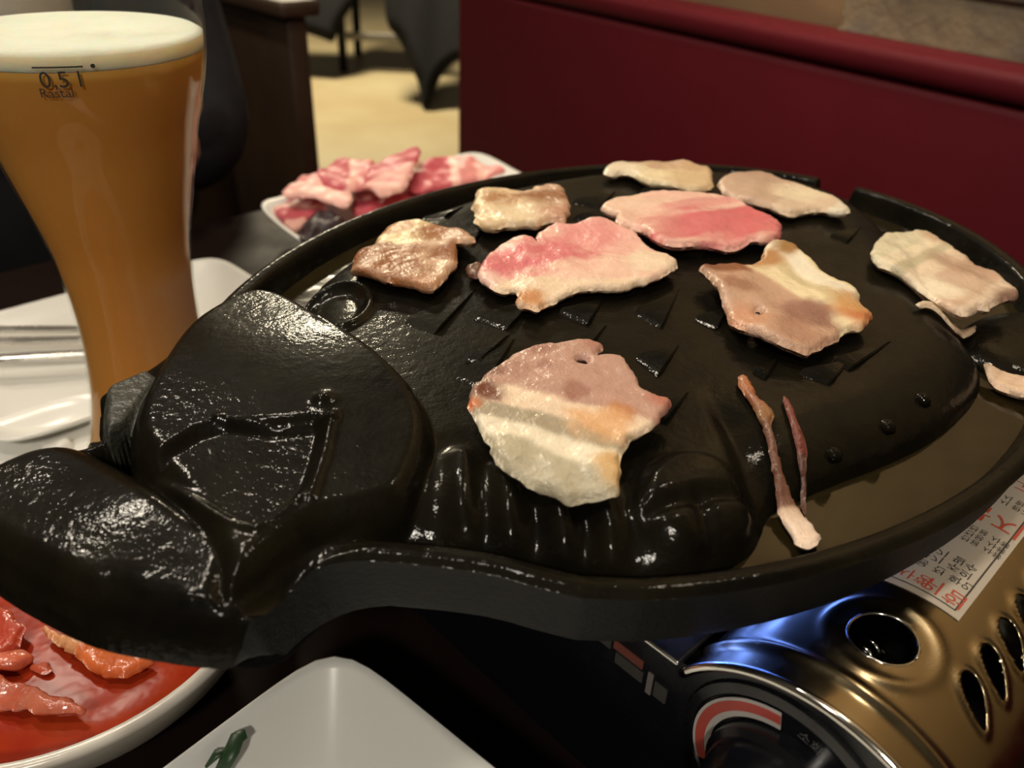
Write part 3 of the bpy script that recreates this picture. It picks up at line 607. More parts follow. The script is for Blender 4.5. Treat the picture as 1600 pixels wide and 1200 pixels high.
slice_mesh('pork_slice', 'large striped pork slice with lean top and white fat, nearest on the grill', [(741, 620), (782, 590), (807, 572), (835, 562), (875, 561), (907, 556), (942, 561), (938, 572), (922, 580), (934, 577), (965, 579), (977, 592), (992, 612), (1000, 632), (1035, 645), (1047, 656), (1032, 672), (1020, 687), (1000, 702), (979, 712), (974, 722), (966, 742), (965, 765), (969, 776), (960, 784), (925, 785), (880, 787), (855, 777), (825, 767), (795, 755), (772, 740), (760, 712), (747, 685), (732, 660), (730, 645)],
    ((745, 632), (975, 690), (870, 556), (840, 778)), [(0, C_LEAN), (.47, lin('ecd2b6')), (.60, lin('a3967e')), (.71, C_FAT), (.81, lin('b8ae94')), (1.3, C_CLEAR)],
    [(770, 604, .5, C_DARK, .7), (758, 638, .65, C_DARK, .85), (735, 658, .35, lin('c06a3a'), .9), (845, 572, .45, lin('a06f5f'), .9), (850, 598, .35, lin('a06f5f'), .7), (805, 602, .5, lin('a87a6a'), .6), (898, 640, .45, lin('a06f5f'), .8), (965, 672, .5, lin('b8703a'), .7), (935, 690, .9, lin('e0ab78'), .7), (955, 755, .6, lin('d8b07a'), .8), (1030, 655, .5, lin('b06a58'), .7), (1040, 680, .3, lin('b06a58'), .7), (920, 566, .4, lin('a8705f'), .6)],
    holes=[[(895, 587), (905, 584), (917, 586), (915, 595), (903, 594)]], seed=1, thick=.34, wave=.04, lift=.34)
slice_mesh('pork_slice', 'half raw pink pork slice with a notch, in the middle of the grill', [(744, 450), (756, 422), (775, 400), (806, 384), (831, 387), (843, 398), (838, 386), (840, 375), (866, 366), (887, 369), (909, 363), (944, 362), (969, 372), (984, 380), (1016, 406), (1053, 421), (1059, 430), (1047, 443), (1022, 455), (1006, 463), (997, 460), (962, 471), (925, 468), (891, 474), (856, 490), (845, 497), (837, 501), (828, 497), (803, 494), (812, 474), (800, 464), (787, 472), (769, 466)],
    ((880, 365), (900, 475)), [(0, lin('efb7a8')), (.55, lin('f1c6b0')), (.85, lin('eed2b4')), (1.3, lin('eed2b4'))],
    [(800, 428, 1.5, C_PINK, .9), (770, 432, 1.0, C_PINK, .7), (868, 412, 1.6, C_PINK, .95), (920, 385, 1.5, lin('e58f8c'), .7), (825, 485, .7, lin('c98a58'), .8), (760, 455, .6, lin('f0c4b6'), .8), (1030, 430, 1.5, lin('f0d6ba'), .8)], seed=2, thick=.34, wave=.14)
slice_mesh('pork_slice', 'raw pork slice with a deep pink lean band, behind the notched one', [(937, 337), (950, 329), (978, 321), (1025, 315), (1075, 317), (1131, 320), (1166, 337), (1206, 356), (1222, 374), (1212, 390), (1190, 399), (1172, 393), (1159, 401), (1131, 404), (1094, 402), (1066, 406), (1044, 406), (1016, 398), (1006, 382), (984, 373), (959, 365), (962, 352), (940, 343)],
    ((985, 362), (1160, 328), (1060, 314), (1110, 405)), [(0, lin('efc0ae')), (.25, lin('e59f96')), (.42, lin('eebfae')), (.50, lin('d9686f')), (.84, lin('e7b3a2')), (1.3, lin('e7c0aa'))],
    [(960, 340, 2.2, lin('f0cbb2'), .9), (1000, 370, 2.0, lin('edc0aa'), .8), (1120, 372, 2.0, C_PINK, .8), (1060, 378, 1.6, C_PINK, .6), (1200, 372, 1.8, lin('d9686f'), .7)], seed=3, thick=.42, wave=.16)
slice_mesh('pork_slice', 'pale cooked pork slice with curled edge, farthest on the grill', [(939, 276), (956, 262), (994, 259), (1025, 259), (1062, 260), (1087, 270), (1109, 268), (1112, 284), (1116, 299), (1087, 304), (1041, 296), (1006, 292), (981, 277), (953, 281)],
    ((1030, 258), (1030, 300)), [(0, lin('c9a686')), (.42, lin('ecd8b0')), (1.3, lin('e6d0a2'))], [(960, 270, 1.5, lin('e9d7bb'), .8), (1095, 290, 2, lin('d0ae84'), .6)], seed=4, thick=.42, wave=.12, step=.12, plane=12.95)
slice_mesh('pork_slice', 'greyish cooked pork slice right of the farthest one', [(1117, 293), (1137, 285), (1175, 277), (1200, 282), (1219, 292), (1250, 296), (1281, 309), (1309, 324), (1328, 337), (1325, 345), (1303, 345), (1287, 337), (1259, 338), (1237, 346), (1212, 342), (1194, 332), (1159, 327), (1131, 313)],
    ((1120, 290), (1330, 345)), [(0, lin('c8a890')), (.55, lin('dcc2a6')), (.85, lin('e9dcc2')), (1.3, lin('e9dcc2'))], [(1180, 290, 1.5, lin('b89680'), .6), (1250, 312, 1.4, lin('ecd9b8'), .7)], seed=5, thick=.40, wave=.14, step=.12, plane=12.95)
slice_mesh('pork_slice', 'browned pork slice with striped fat edge, right of centre on the grill', [(1086, 443), (1100, 438), (1141, 435), (1175, 431), (1191, 420), (1189, 407), (1203, 399), (1231, 407), (1269, 440), (1316, 465), (1337, 477), (1341, 493), (1359, 509), (1353, 521), (1340, 538), (1331, 531), (1312, 534), (1300, 552), (1275, 565), (1250, 571), (1219, 562), (1191, 549), (1162, 540), (1141, 527), (1131, 506), (1116, 481), (1100, 456)],
    ((1203, 405), (1335, 487), (1275, 425), (1170, 548)), [(0, lin('e2d0a2')), (.14, C_FAT), (.27, lin('d5c196')), (.36, lin('efdcb2')), (.50, lin('c49c82')), (.9, lin('d3ac94')), (1.3, lin('d3ac94'))],
    [(1225, 418, .7, lin('9c7038'), .8), (1185, 428, .9, lin('b0743c'), .7), (1130, 440, .9, lin('8a4f2c'), .8), (1105, 442, .7, lin('7a4426'), .8), (1145, 475, .7, lin('9a6a52'), .7), (1255, 515, 1.2, lin('96695a'), .85), (1240, 545, .9, lin('a87862'), .6), (1340, 515, .9, lin('c06c34'), .9), (1155, 520, .9, lin('c98a68'), .6), (1325, 500, .8, lin('cf9a5e'), .7)],
    holes=[[(1172, 512), (1180, 502), (1187, 517), (1180, 520)]], seed=6, thick=.42, wave=.2)
slice_mesh('pork_slice', 'pale slice of fat pork beside the right rim', [(1356, 410), (1362, 395), (1375, 377), (1390, 374), (1412, 374), (1435, 369), (1462, 375), (1477, 385), (1500, 400), (1522, 417), (1550, 432), (1575, 450), (1591, 465), (1590, 472), (1570, 472), (1550, 480), (1546, 487), (1527, 482), (1522, 497), (1505, 502), (1482, 492), (1465, 480), (1445, 465), (1420, 450), (1395, 440), (1360, 431)],
    ((1360, 400), (1590, 475)), [(0, lin('d9ceae')), (.16, lin('ead9ba')), (.27, lin('cbbd9c')), (.36, lin('e6cfb2')), (.50, lin('d2b298')), (.8, lin('dcc3aa')), (1.3, lin('dcc3aa'))],
    [(1500, 425, 1.4, lin('b59078'), .6), (1455, 460, 1.0, lin('f0e0c4'), .8), (1470, 380, 1.0, lin('c89c7c'), .5), (1580, 475, .8, lin('7c5644'), .7)], seed=7, thick=.42, wave=.14, plane=12.75, zref=13.0, step=.11)
slice_mesh('pork_strip', 'thin pale curved strip under the slice by the right rim', [(1421, 497), (1437, 490), (1452, 486), (1470, 489), (1487, 500), (1505, 507), (1525, 497), (1532, 497), (1527, 510), (1510, 517), (1487, 515), (1467, 502), (1447, 496), (1430, 504)],
    ((1425, 495), (1530, 505)), [(0, lin('d6c0a4')), (.5, lin('c9ad92')), (1.3, lin('d8c4ac'))], [], seed=8, thick=.22, wave=.05, zref=12.6, lift=0, ruff=.02)
slice_mesh('pork_slice', 'browned curling pork slice left of the notched pink one', [(550, 428), (553, 406), (566, 395), (583, 398), (591, 375), (603, 359), (625, 353), (650, 358), (675, 364), (712, 366), (731, 378), (744, 391), (744, 400), (725, 402), (711, 395), (716, 412), (716, 425), (700, 441), (684, 466), (666, 467), (637, 456), (606, 453), (572, 441), (551, 436)],
    ((580, 365), (710, 450)), [(0, lin('e6d0a0')), (.48, lin('d0ab8c')), (1.3, lin('cda38a'))],
    [(610, 368, 1.1, lin('a87034'), .8), (565, 410, 1.5, lin('8a5026'), .85), (605, 425, 1.6, lin('8c5224'), .85), (630, 443, .9, lin('8c5224'), .8), (690, 378, 1.3, lin('9a6034'), .8), (700, 415, .8, lin('925a34'), .8), (665, 455, .6, lin('a86c44'), .6), (720, 385, 1.0, lin('b08064'), .6)], seed=9, thick=.4, wave=.18, edge=(lin('9a6030'), .3, .5))
slice_mesh('pork_slice', 'small tan cooked pork slice with two brown spots, near the back rim', [(739, 325), (750, 309), (775, 309), (809, 314), (831, 306), (859, 303), (881, 309), (886, 325), (891, 347), (884, 369), (869, 362), (841, 369), (809, 367), (781, 370), (762, 373), (747, 366), (739, 344)],
    ((740, 335), (890, 335)), [(0, lin('dcbd92')), (.5, lin('cfae8c')), (.75, lin('bd9478')), (1.3, lin('c8a484'))],
    [(785, 332, 1.0, lin('a8703c'), .8), (852, 325, 1.1, lin('96613c'), .85), (800, 355, 1.5, lin('ecd6b2'), .6), (865, 355, .9, lin('c08a70'), .6)], seed=10, thick=.5, wave=.14, ruff=.09)
slice_mesh('gristle_strip', 'scraggly brown gristle strip with a white end in the drip channel', [(1145, 612), (1160, 610), (1170, 630), (1190, 655), (1205, 670), (1200, 688), (1217, 715), (1240, 740), (1262, 762), (1285, 785), (1295, 800), (1290, 815), (1272, 822), (1255, 815), (1248, 795), (1225, 775), (1222, 752), (1200, 712), (1185, 682), (1165, 642), (1150, 628)],
    ((1150, 612), (1275, 820)), [(0, lin('8c5334')), (.3, lin('6d4434')), (.78, lin('d9bca4')), (1.3, lin('e8cdb8'))], [(1165, 625, .5, lin('a8643a'), .6), (1190, 668, .5, lin('8a6038'), .7), (1270, 800, .7, lin('f0d6c2'), .8)], seed=11, thick=.25, wave=.05, zref=12.7, lift=0, ruff=.06, cat='meat scrap')
slice_mesh('gristle_strip', 'thin dark red gristle thread beside the white-ended one', [(1216, 635), (1228, 640), (1246, 675), (1263, 700), (1276, 760), (1266, 755), (1254, 715), (1234, 685)],
    ((1220, 635), (1272, 760)), [(0, lin('6a2c24')), (.6, lin('55322a')), (1.3, lin('5a3a30'))], [], seed=12, thick=.18, wave=.03, zref=12.75, lift=0, ruff=.03, cat='meat scrap')
slice_mesh('pork_slice', 'pale pork piece cut by the right edge of the photo', [(1530, 575), (1545, 583), (1565, 592), (1600, 600), (1650, 604), (1650, 640), (1600, 626), (1575, 618), (1545, 605), (1538, 590)],
    ((1535, 580), (1640, 620)), [(0, lin('c8ab90')), (.3, lin('dcbc9e')), (1.3, lin('dcbc9e'))], [], seed=13, thick=.35, wave=.05, zref=11.9, lift=.0)
slice_mesh('meat_crumb', 'dark browned crumb between the two middle slices', [(724, 430), (740, 418), (756, 424), (758, 438), (742, 444)], ((725, 430), (755, 430)), [(0, lin('5a3020')), (1.3, lin('4a2418'))], [], seed=14, thick=.3, wave=.05, cat='meat scrap', ruff=.06)

# ------------------------------------------------------------------ beer glass
GX, GY = -15.75, 30.5
bg = thing('beer_glass', (GX, GY, 0), 'tall wheat beer glass full of hazy amber beer', 'glass')
GP_ = [(3.75, 0), (3.8, .4), (3.65, 1.3), (3.3, 2.4), (2.95, 3.5), (2.62, 5.2), (2.45, 6.8), (2.38, 8.3), (2.42, 9.8), (2.6, 11.9), (2.85, 13.0), (3.05, 13.9), (3.33, 15.1), (3.6, 16.3), (3.98, 17.5), (4.25, 18.6), (4.36, 19.4), (4.40, 20.3), (4.36, 21.3), (4.2, 22.4), (4.05, 23.4)]
gz = np.array([z for r, z in GP_]); gr = np.array([r for r, z in GP_])
def gR(z):
    k = np.interp(z, gz, gr); ks = [np.interp(z+o, gz, gr) for o in (-.5, -.25, .25, .5)]; return (k+sum(ks))/5
zz = np.linspace(0, 23.4, 70)
MB().lathe([(0, 0)]+[(gR(z) if .4 < z < 23 else np.interp(z, gz, gr), z) for z in zz]+[(gR(23.3)-.12, 23.45)]+[(gR(z)-.08, z) for z in zz[::-1] if z > 2.2]+[(0, 2.0)], (GX, GY, 0), 96).build('glass_shell', GLASSM, bg)
def on_glass(a0, z0):
    def f(x, y):
        z = z0+y; r = gR(z)+.03; a = a0+x/r; return (GX+r*math.cos(a), GY+r*math.sin(a), z)
    return f
def glass_hit(x, y):
    best = None
    for z in np.linspace(15, 23, 81):
        for a in np.linspace(-2.9, .2, 63):
            r = gR(z); p = proj((GX+r*math.cos(a), GY+r*math.sin(a), z)); e = (p[0]-x)**2+(p[1]-y)**2
            if best is None or e < best[0]: best = (e, a, z)
    return best[1], best[2]
FZ0 = glass_hit(88, 118)[1]; FZ1 = next(z for z in np.arange(23, 17, -.05) if proj((GX, GY+gR(z)-.3, z))[1] >= 22)
MB().lathe([(0, 2.3)]+[(gR(z)-.10, z) for z in np.linspace(2.5, FZ0, 50)]+[(0, FZ0)], (GX, GY, 0), 96).build('beer', BEER, bg)
MB().lathe([(0, FZ0)]+[(gR(z)-.10, z) for z in np.linspace(FZ0, FZ1, 14)]+[(gR(FZ1)-.3, FZ1+.12), (2.6, FZ1+.05), (1.2, FZ1+.16), (0, FZ1+.1)], (GX, GY, 0), 96).build('foam', FOAM, bg)
a_, z_ = glass_hit(88, 103); f = on_glass(a_, z_)
def bar(f, x0, x1, y0, y1, n=16):
    V = [f(x0+(x1-x0)*i/n, y) for y in (y0, y1) for i in range(n+1)]; return MB().add(V, [(i, i+1, n+2+i, n+1+i) for i in range(n)])
bar(f, -.72, .72, -.025, .025).build('fill_line', PRINT, bg, smooth=False)
dot = [(1.0+.07*math.cos(t), .07*math.sin(t)) for t in np.linspace(0, 6.283, 17)[:-1]]
MB().add([f(*q) for q in dot], [tuple(range(16))]).build('fill_dot', PRINT, bg, smooth=False)
a_, z_ = glass_hit(92, 124); text_on('volume_lettering', '0,5 l', .72, on_glass(a_, z_), PRINT, bg)
a_, z_ = glass_hit(93, 145); text_on('maker_lettering', 'Rastal', .42, on_glass(a_, z_), PRINT, bg)
for k in range(9):                                                  # bottom of the printed emblem near the glass's mouth
    a_, z_ = glass_hit(30+32*k, 6-3*abs(k-4)*.2); f = on_glass(a_, 22.0+.12*math.sin(k*2))
    w = .16+.08*math.sin(k*1.7); V = [f(w*math.cos(t), .38*math.sin(t)) for t in np.linspace(0, 6.283, 17)[:-1]]
    MB().add(V, [tuple(range(16))]).build('printed_emblem_piece', PRINT, bg, smooth=False)

# ------------------------------------------------------------------ dishes
def dish(name, label, cat, c, a, b, prof, mtl, n=6., rot=UV, lift=0., seg=128, group=None):
    """rounded-square dish: prof = [(scale, z)], half sizes a (u) and b (v); corners rise by lift"""
    V = []; F = []
    for s, z in prof:
        for k in range(seg):
            t = 2*math.pi*k/seg; ct, st_ = math.cos(t), math.sin(t); r = (abs(ct)**n+abs(st_)**n)**(-1/n)
            cf = max(0, (r-1)/.3); V.append(rot(c[0]+a*s*r*ct, c[1]+b*s*r*st_, c[2]+z+lift*cf*s**6))
    for j in range(len(prof)-1):
        for k in range(seg): F.append((j*seg+k, j*seg+(k+1) % seg, (j+1)*seg+(k+1) % seg, (j+1)*seg+k))
    F.append(tuple(range(seg))[::-1]); F.append(tuple(range((len(prof)-1)*seg, len(prof)*seg)))
    return prop(mk(name, V, F, mtl, origin=rot(c[0], c[1], c[2])), label, cat, group)
PLP = [(.02, .35), (.55, .35), (.72, .42), (.86, .85), (.96, 1.35), (.99, 1.5), (1.0, 1.46), (.98, 1.25), (.86, .55), (.72, 0), (.02, 0)]
dish('square_plate', 'white rectangular plate with metal chopsticks on it, left of the beer glass', 'plate', (-45.2, 13.6, 0), 7.3, 9.2, PLP, CERAM, n=9)
dish('meat_plate', 'white pointed-corner plate heaped with raw pork behind the pan', 'plate', (-46, 38.8, 0), 10.2, 11.4, [(.02, .5), (.55, .5), (.75, .8), (.9, 1.6), (.98, 2.2), (1.0, 2.2), (.98, 1.9), (.8, .5), (.6, 0), (.02, 0)], CERAM, n=9, lift=.9)
# small white rest at the left edge
q = at(45, 722, .6); qu, qv = to_uv(q)
dish('spoon_rest', 'small white ceramic dish at the left edge below the rectangular plate', 'dish', (qu, qv, 0), 3.6, 5.0, [(.02, .4), (.6, .4), (.85, .8), (.97, 1.3), (1, 1.25), (.85, .3), (.7, 0), (.02, 0)], CERAM, n=4)
q2 = at(95, 712, .5)
slice_mesh('crumpled_tissue', 'crumpled white tissue beside the foot of the beer glass', [(62, 700), (95, 690), (118, 695), (112, 705), (95, 712), (70, 716)], ((62, 700), (118, 700)), [(0, (.78, .76, .72)), (1.3, (.78, .76, .72))], [], thick=.6, wave=.5, seed=31, zref=.02, flat=lambda p: L_(p, .4), m=mat('tissue_paper', (.75, .74, .7), .9), group=None, cat='tissue', ruff=.1)
# chopsticks and spoon handle across the plate
def rod(name, label, cat, p0, p1, w, h, grp):
    a, b = np.array(p0), np.array(p1); t = (b-a)/np.linalg.norm(b-a); s = np.cross(t, [0, 0, 1.]); s /= np.linalg.norm(s); up_ = np.cross(s, t); mb = MB(); V = []
    n = 12
    for i in range(n+1):
        c = a+(b-a)*i/n; ww = w*(1-.35*i/n); 
        for sx, sz in ((-1, -.6), (-.8, -1), (.8, -1), (1, -.6), (1, .6), (.8, 1), (-.8, 1), (-1, .6)): V.append(c+s*sx*ww/2+up_*sz*h/2)
    F = [(i*8+k, i*8+(k+1) % 8, (i+1)*8+(k+1) % 8, (i+1)*8+k) for i in range(n) for k in range(8)]+[tuple(range(8))[::-1], tuple(range(n*8, n*8+8))]
    return prop(mk(name, V, F, STEEL, auto=35), label, cat, grp)
zc = 1.72
rod('chopstick', 'steel chopstick farther from the camera on the rectangular plate', 'chopstick', at(-60, 515, zc), at(262, 514, zc), .55, .28, 'steel chopsticks')
rod('chopstick', 'steel chopstick nearer the camera on the rectangular plate', 'chopstick', at(-60, 534, zc), at(255, 528, zc), .55, .28, 'steel chopsticks')
spn = thing('spoon', at(60, 555, zc), 'steel spoon lying beside the chopsticks on the rectangular plate', 'spoon')
p0, p1 = at(-40, 563, zc), at(215, 545, zc)
MB().tube([p0+(p1-p0)*t for t in np.linspace(0, 1, 8)], [.42, .42, .4, .38, .34, .30, .26, .24], 10, .35).build('handle', STEEL, spn)
dd = (p1-p0)/np.linalg.norm(p1-p0); pc = p1+dd*2.4; ss = np.cross(dd, [0, 0, 1.])
Vb = []; Fb = []
for j in range(7):
    for k in range(28):
        t = 2*math.pi*k/28; r = j/6; Vb.append(pc+dd*2.6*r*math.cos(t)+ss*1.75*r*math.sin(t)+np.array([0, 0, -.45*(1-r*r)]))
for j in range(6):
    for k in range(28): Fb.append((j*28+k, j*28+(k+1) % 28, (j+1)*28+(k+1) % 28, (j+1)*28+k))
bw = mk('bowl', Vb, Fb, STEEL, spn); bw.modifiers.new('thick', 'SOLIDIFY').thickness = .0008
# kimchi bowl
KX, KY, KR = -15.0, 19.6, 6.9
kb = MB().lathe([(0, .5), (3.0, .5), (4.6, 1.2), (5.6, 2.4), (6.25, 3.5), (6.6, 3.95), (6.9, 3.85), (6.85, 3.6), (6.2, 2.2), (5.2, .9), (3.6, .35), (3.3, 0), (0, 0)], (KX, KY, 0), 96).build('kimchi_bowl', CERAM_OLD)
prop(kb, 'round cream bowl of red kimchi under the pig snout', 'bowl')
sa = MB().lathe([(5.72, 2.62), (5.6, 2.70), (4, 2.72), (0, 2.74)], (KX, KY, 0), 80); sauce = prop(sa.build('kimchi_sauce', SAUCE), 'red chilli sauce filling the kimchi bowl', 'sauce')
def kim(pts, label, seed, cols, z=2.75, th=.5):
    slice_mesh('kimchi_piece', label, pts, (pts[0], pts[len(pts)//2]), cols, [], thick=th, wave=.22, seed=seed, zref=z, flat=lambda p: L_(p, z), m=KIMCHI, group='kimchi pieces in the round bowl', cat='kimchi', ruff=.07)
kim([(65, 990), (100, 1003), (165, 1024), (250, 1040), (235, 1052), (192, 1076), (150, 1060), (100, 1028)], 'orange kimchi leaf with pale stem under the edge of the snout', 21, [(0, lin('d8a070')), (.5, lin('d8733c')), (1.3, lin('d98a78'))])
kim([(-20, 1062), (50, 1083), (85, 1100), (120, 1112), (150, 1128), (92, 1134), (30, 1122), (-20, 1115)], 'pale pink kimchi piece at the lower left of the bowl', 22, [(0, lin('b8604a')), (.5, lin('c07058')), (1.3, lin('b0402c'))])
kim([(-30, 955), (10, 962), (50, 995), (40, 1015), (22, 1040), (-30, 1050)], 'dark red kimchi leaf at the left edge of the bowl', 23, [(0, lin('a8382a')), (1.3, lin('b24a34'))])
kim([(-30, 1010), (20, 1022), (60, 1030), (40, 1052), (0, 1062), (-30, 1056)], 'thin red kimchi leaf between the pale piece and the left edge', 25, [(0, lin('b2402c')), (.5, lin('c8664a')), (1.3, lin('a83424'))])
kim([(45, 1045), (65, 1038), (88, 1048), (80, 1058), (55, 1056)], 'small kimchi scrap floating in the sauce', 24, [(0, lin('b05038')), (1.3, lin('b05038'))], th=.18)
# square bowl in front
c1 = np.array(to_uv(at(525, 1003, 4.2))); BA = 8.8
_rc = math.radians(6)
def BR_(u, v, z):
    du, dv_ = u-c1[0], v-c1[1]; return UV(c1[0]+du*math.cos(_rc)-dv_*math.sin(_rc), c1[1]+du*math.sin(_rc)+dv_*math.cos(_rc), z)
sqb = dish('square_bowl', 'empty white square bowl in front of the grill pan', 'bowl', (c1[0]+BA-.15, c1[1]-BA+.15, 0), BA, BA, [(.02, .5), (.25, .5), (.27, .56), (.29, .5), (.38, .55), (.40, .63), (.42, .6), (.55, .95), (.72, 1.9), (.88, 3.1), (.97, 4.0), (.99, 4.2), (1.0, 4.15), (.98, 3.8), (.85, 2.2), (.62, .5), (.45, 0), (.02, 0)], CERAM, n=12, rot=BR_)
g0, g1 = at(345, 1205, 3.75), at(372, 1148, 4.1)
so_ = thing('spring_onion', (g0[0], g0[1], 3.4), 'short dark green onion stem in the square bowl', 'vegetable')
MB().tube([g0, (g0+g1)/2+np.array([.08, 0, .1]), g1-np.array([0, .1, 0]), g1+np.array([.22, .02, .05])], [.2, .24, .24, .16], 10, .5).build('stem', GREEN, so_)
MB().tube([(g0+g1)/2, (g0*.6+g1*.4)+np.array([-.3, 0, .1]), g0+np.array([-.45, .1, 0])], [.12, .16, .05], 8, .5).build('leaf', GREEN, so_)

# ------------------------------------------------------------------ raw pork plate
R_RED, R_FAT, R_MID = lin('c04f5c'), lin('efb8ac'), lin('dc8a88')
def raw(label, pts, z, axis, ramp, seed, lift_=0.):
    slice_mesh('raw_pork_slice', label, pts, axis, ramp, [], thick=.45, wave=.25, seed=seed, zref=z, flat=lambda p: L_(p, z), m=RAW, step=.16, group='raw pork slices on the far plate', ruff=.04)
raw('raw pork slice underneath the pile at the back right', [(632, 307), (653, 267), (682, 255), (729, 257), (779, 272), (795, 280), (721, 295), (669, 312)], 2.6, ((650, 285), (770, 285)), [(0, R_RED), (.45, R_FAT), (.56, R_MID), (.8, R_FAT), (.92, R_MID), (1.3, R_MID)], 41)
raw('raw pork slice lying lowest in front of the pile', [(548, 330), (564, 305), (610, 300), (660, 298), (720, 290), (640, 330), (580, 350), (551, 345)], 2.0, ((560, 312), (600, 345)), [(0, R_FAT), (.35, R_RED), (1.3, R_RED)], 42)
raw('dark red raw pork slice at the left corner of the pile', [(419, 333), (440, 312), (485, 316), (520, 330), (485, 350), (467, 368), (451, 364)], 2.0, ((440, 312), (455, 365)), [(0, R_FAT), (.18, R_RED), (.42, R_FAT), (.58, R_RED), (.85, R_FAT), (1.3, R_FAT)], 43)
raw('rolled raw pork slice at the back left of the pile', [(490, 282), (522, 262), (564, 258), (590, 262), (585, 300), (548, 312), (510, 305)], 3.3, ((510, 285), (590, 285)), [(0, R_RED), (.45, R_FAT), (.6, R_MID), (.85, R_RED), (1.3, R_RED)], 44)
raw('pale streaked raw pork slice on the left of the pile', [(432, 316), (467, 290), (498, 279), (537, 291), (553, 312), (550, 335), (511, 325), (490, 318)], 3.3, ((470, 285), (480, 325)), [(0, R_MID), (.3, R_FAT), (.45, R_MID), (.6, R_FAT), (1.3, lin('d89a8c'))], 45)
raw('raw pork slice with a wide white fat band, topmost of the pile', [(566, 290), (579, 268), (616, 250), (640, 242), (660, 240), (654, 259), (640, 290), (632, 302), (600, 315), (574, 306)], 4.0, ((585, 270), (648, 285)), [(0, R_RED), (.55, R_FAT), (.75, lin('e59c98')), (.85, R_FAT), (1.3, R_MID)], 46)
# frilled dark lettuce
lp = smooth_poly(L_([(462, 372), (472, 340), (493, 325), (527, 328), (560, 345), (530, 362)], 3.0), 2)
xy_, q_, d_, b_ = gridpoly(lp, .16); zl = 2.5+.7*sst(d_, 0, 1)+.35*noise2(xy_, .45, 61)
lt = mk('lettuce_leaf', np.c_[xy_, zl], q_, PURPLE); prop(lt, 'dark purple frilled leaf at the front of the raw pork', 'leaf'); lt.modifiers.new('thick', 'SOLIDIFY').thickness = .001

# ------------------------------------------------------------------ wooden bench end and far chairs
wb = thing('wooden_bench', UV(-106, 40, -72), 'dark stained wooden bench with grey cap behind the diner', 'bench')
ue = None
for u in np.arange(-118, -80, .25):
    if proj(UV(u, 60, -5))[0] >= 462: ue = u; break
MB().box(ue-26, ue, 60, 63, -72, 7.2, bev=.4).build('end_panel', WOODD, wb, auto=40)
MB().box(ue-27, ue+1.4, 58.5, 64.5, 7.3, 9.4, bev=.6).build('end_rail', WOODD, wb, auto=40)
MB().box(ue-23, ue-4, 59.5, 63.5, 9.4, 10.0, bev=.2).build('rail_cap', GREYM, wb, auto=40)
MB().box(ue-26, ue-23, -20, 60, -72, 5, bev=.4).build('backrest', WOODD, wb, auto=40)
MB().box(ue-23, ue+6, -20, 59.8, -32, -28, bev=.6).build('seat', WOODD, wb, auto=40)
XYZ = lambda x, y, z: (x, y, z)
def chair(c, label, w=40, legr=2.2):
    t = thing('chair', (c[0], c[1], -72), label, 'chair', None)
    MB().box(c[0]-w/2, c[0]+w/2, c[1]-w/2, c[1]+w/2, -28, -24.5, fr=XYZ, bev=1).build('seat', BLACKC, t, auto=40)
    for sx in (-1, 1):
        for sy in (-1, 1): MB().tube([(c[0]+sx*(w/2-3), c[1]+sy*(w/2-3), -72), (c[0]+sx*(w/2-3), c[1]+sy*(w/2-3), -27 if sy < 0 else 16)], legr, 10).build('leg', BLACKC, t)
    MB().box(c[0]-w/2+2, c[0]+w/2-2, c[1]+w/2-4.2, c[1]+w/2-1.8, -10, 16, fr=XYZ, bev=1).build('backrest', BLACKC, t, auto=40)
    MB().box(c[0]-w/2+4, c[0]+w/2-4, c[1]-w/2+1.8, c[1]-w/2+4.2, -56, -52, fr=XYZ, bev=.6).build('rung', GREYM, t, auto=40)
    return t
f1 = at(540, 108, -72); chair((f1[0]+22, f1[1]+17), 'dark chair with a thin leg farthest back on the pale floor', 50)
f2 = at(662, 172, -72)
def coat(label, pts, dist, thick, seed):
    Pq = np.array(pts, float)*np.array([1, -1]); pl_ = smooth_poly(Pq, 1); xy_, q_, d_, b_ = gridpoly(pl_, 5.0)
    fold = 2.0*noise2(xy_*np.array([1, .25]), .012, seed, 1); rd = np.sqrt(np.clip(d_/14, 0, 1))*thick/2
    Fp = np.array([atd(x, -y, dist+f_-r_) for (x, y), f_, r_ in zip(xy_, fold, rd)]); Bk = np.array([atd(x, -y, dist+f_+r_+1) for (x, y), f_, r_ in zip(xy_, fold, rd)]); n = len(xy_)
    sf = np.array([(b, a, a+n, b+n) for a, b in b_])
    return prop(mk('coat', np.vstack([Fp, Bk]), np.vstack([q_, q_[:, ::-1]+n, sf]), BLACKC), label, 'coat', None)
dA = float((f1-np.array([0, 0, CAMH]))@_fw)
coat('black coat hanging over the far chair at the top of the photo', [(372, -150), (560, -150), (556, 0), (545, 18), (530, 40), (522, 68), (508, 62), (480, 52), (445, 44), (425, 30), (395, 18)], dA-30, 12, 71)
dB = float((f2-np.array([0, 0, CAMH]))@_fw)
coat('black coat with a sleeve trailing to the floor beside the red booth', [(590, -150), (790, -150), (790, 80), (715, 92), (692, 112), (676, 150), (667, 172), (659, 170), (655, 132), (642, 105), (632, 80), (622, 60), (604, 40), (600, 0)], dB, 14, 72)
cB = atd(720, 0, dB+26); chair((cB[0]+4, cB[1]), 'dark chair under the coat beside the red booth', 44)

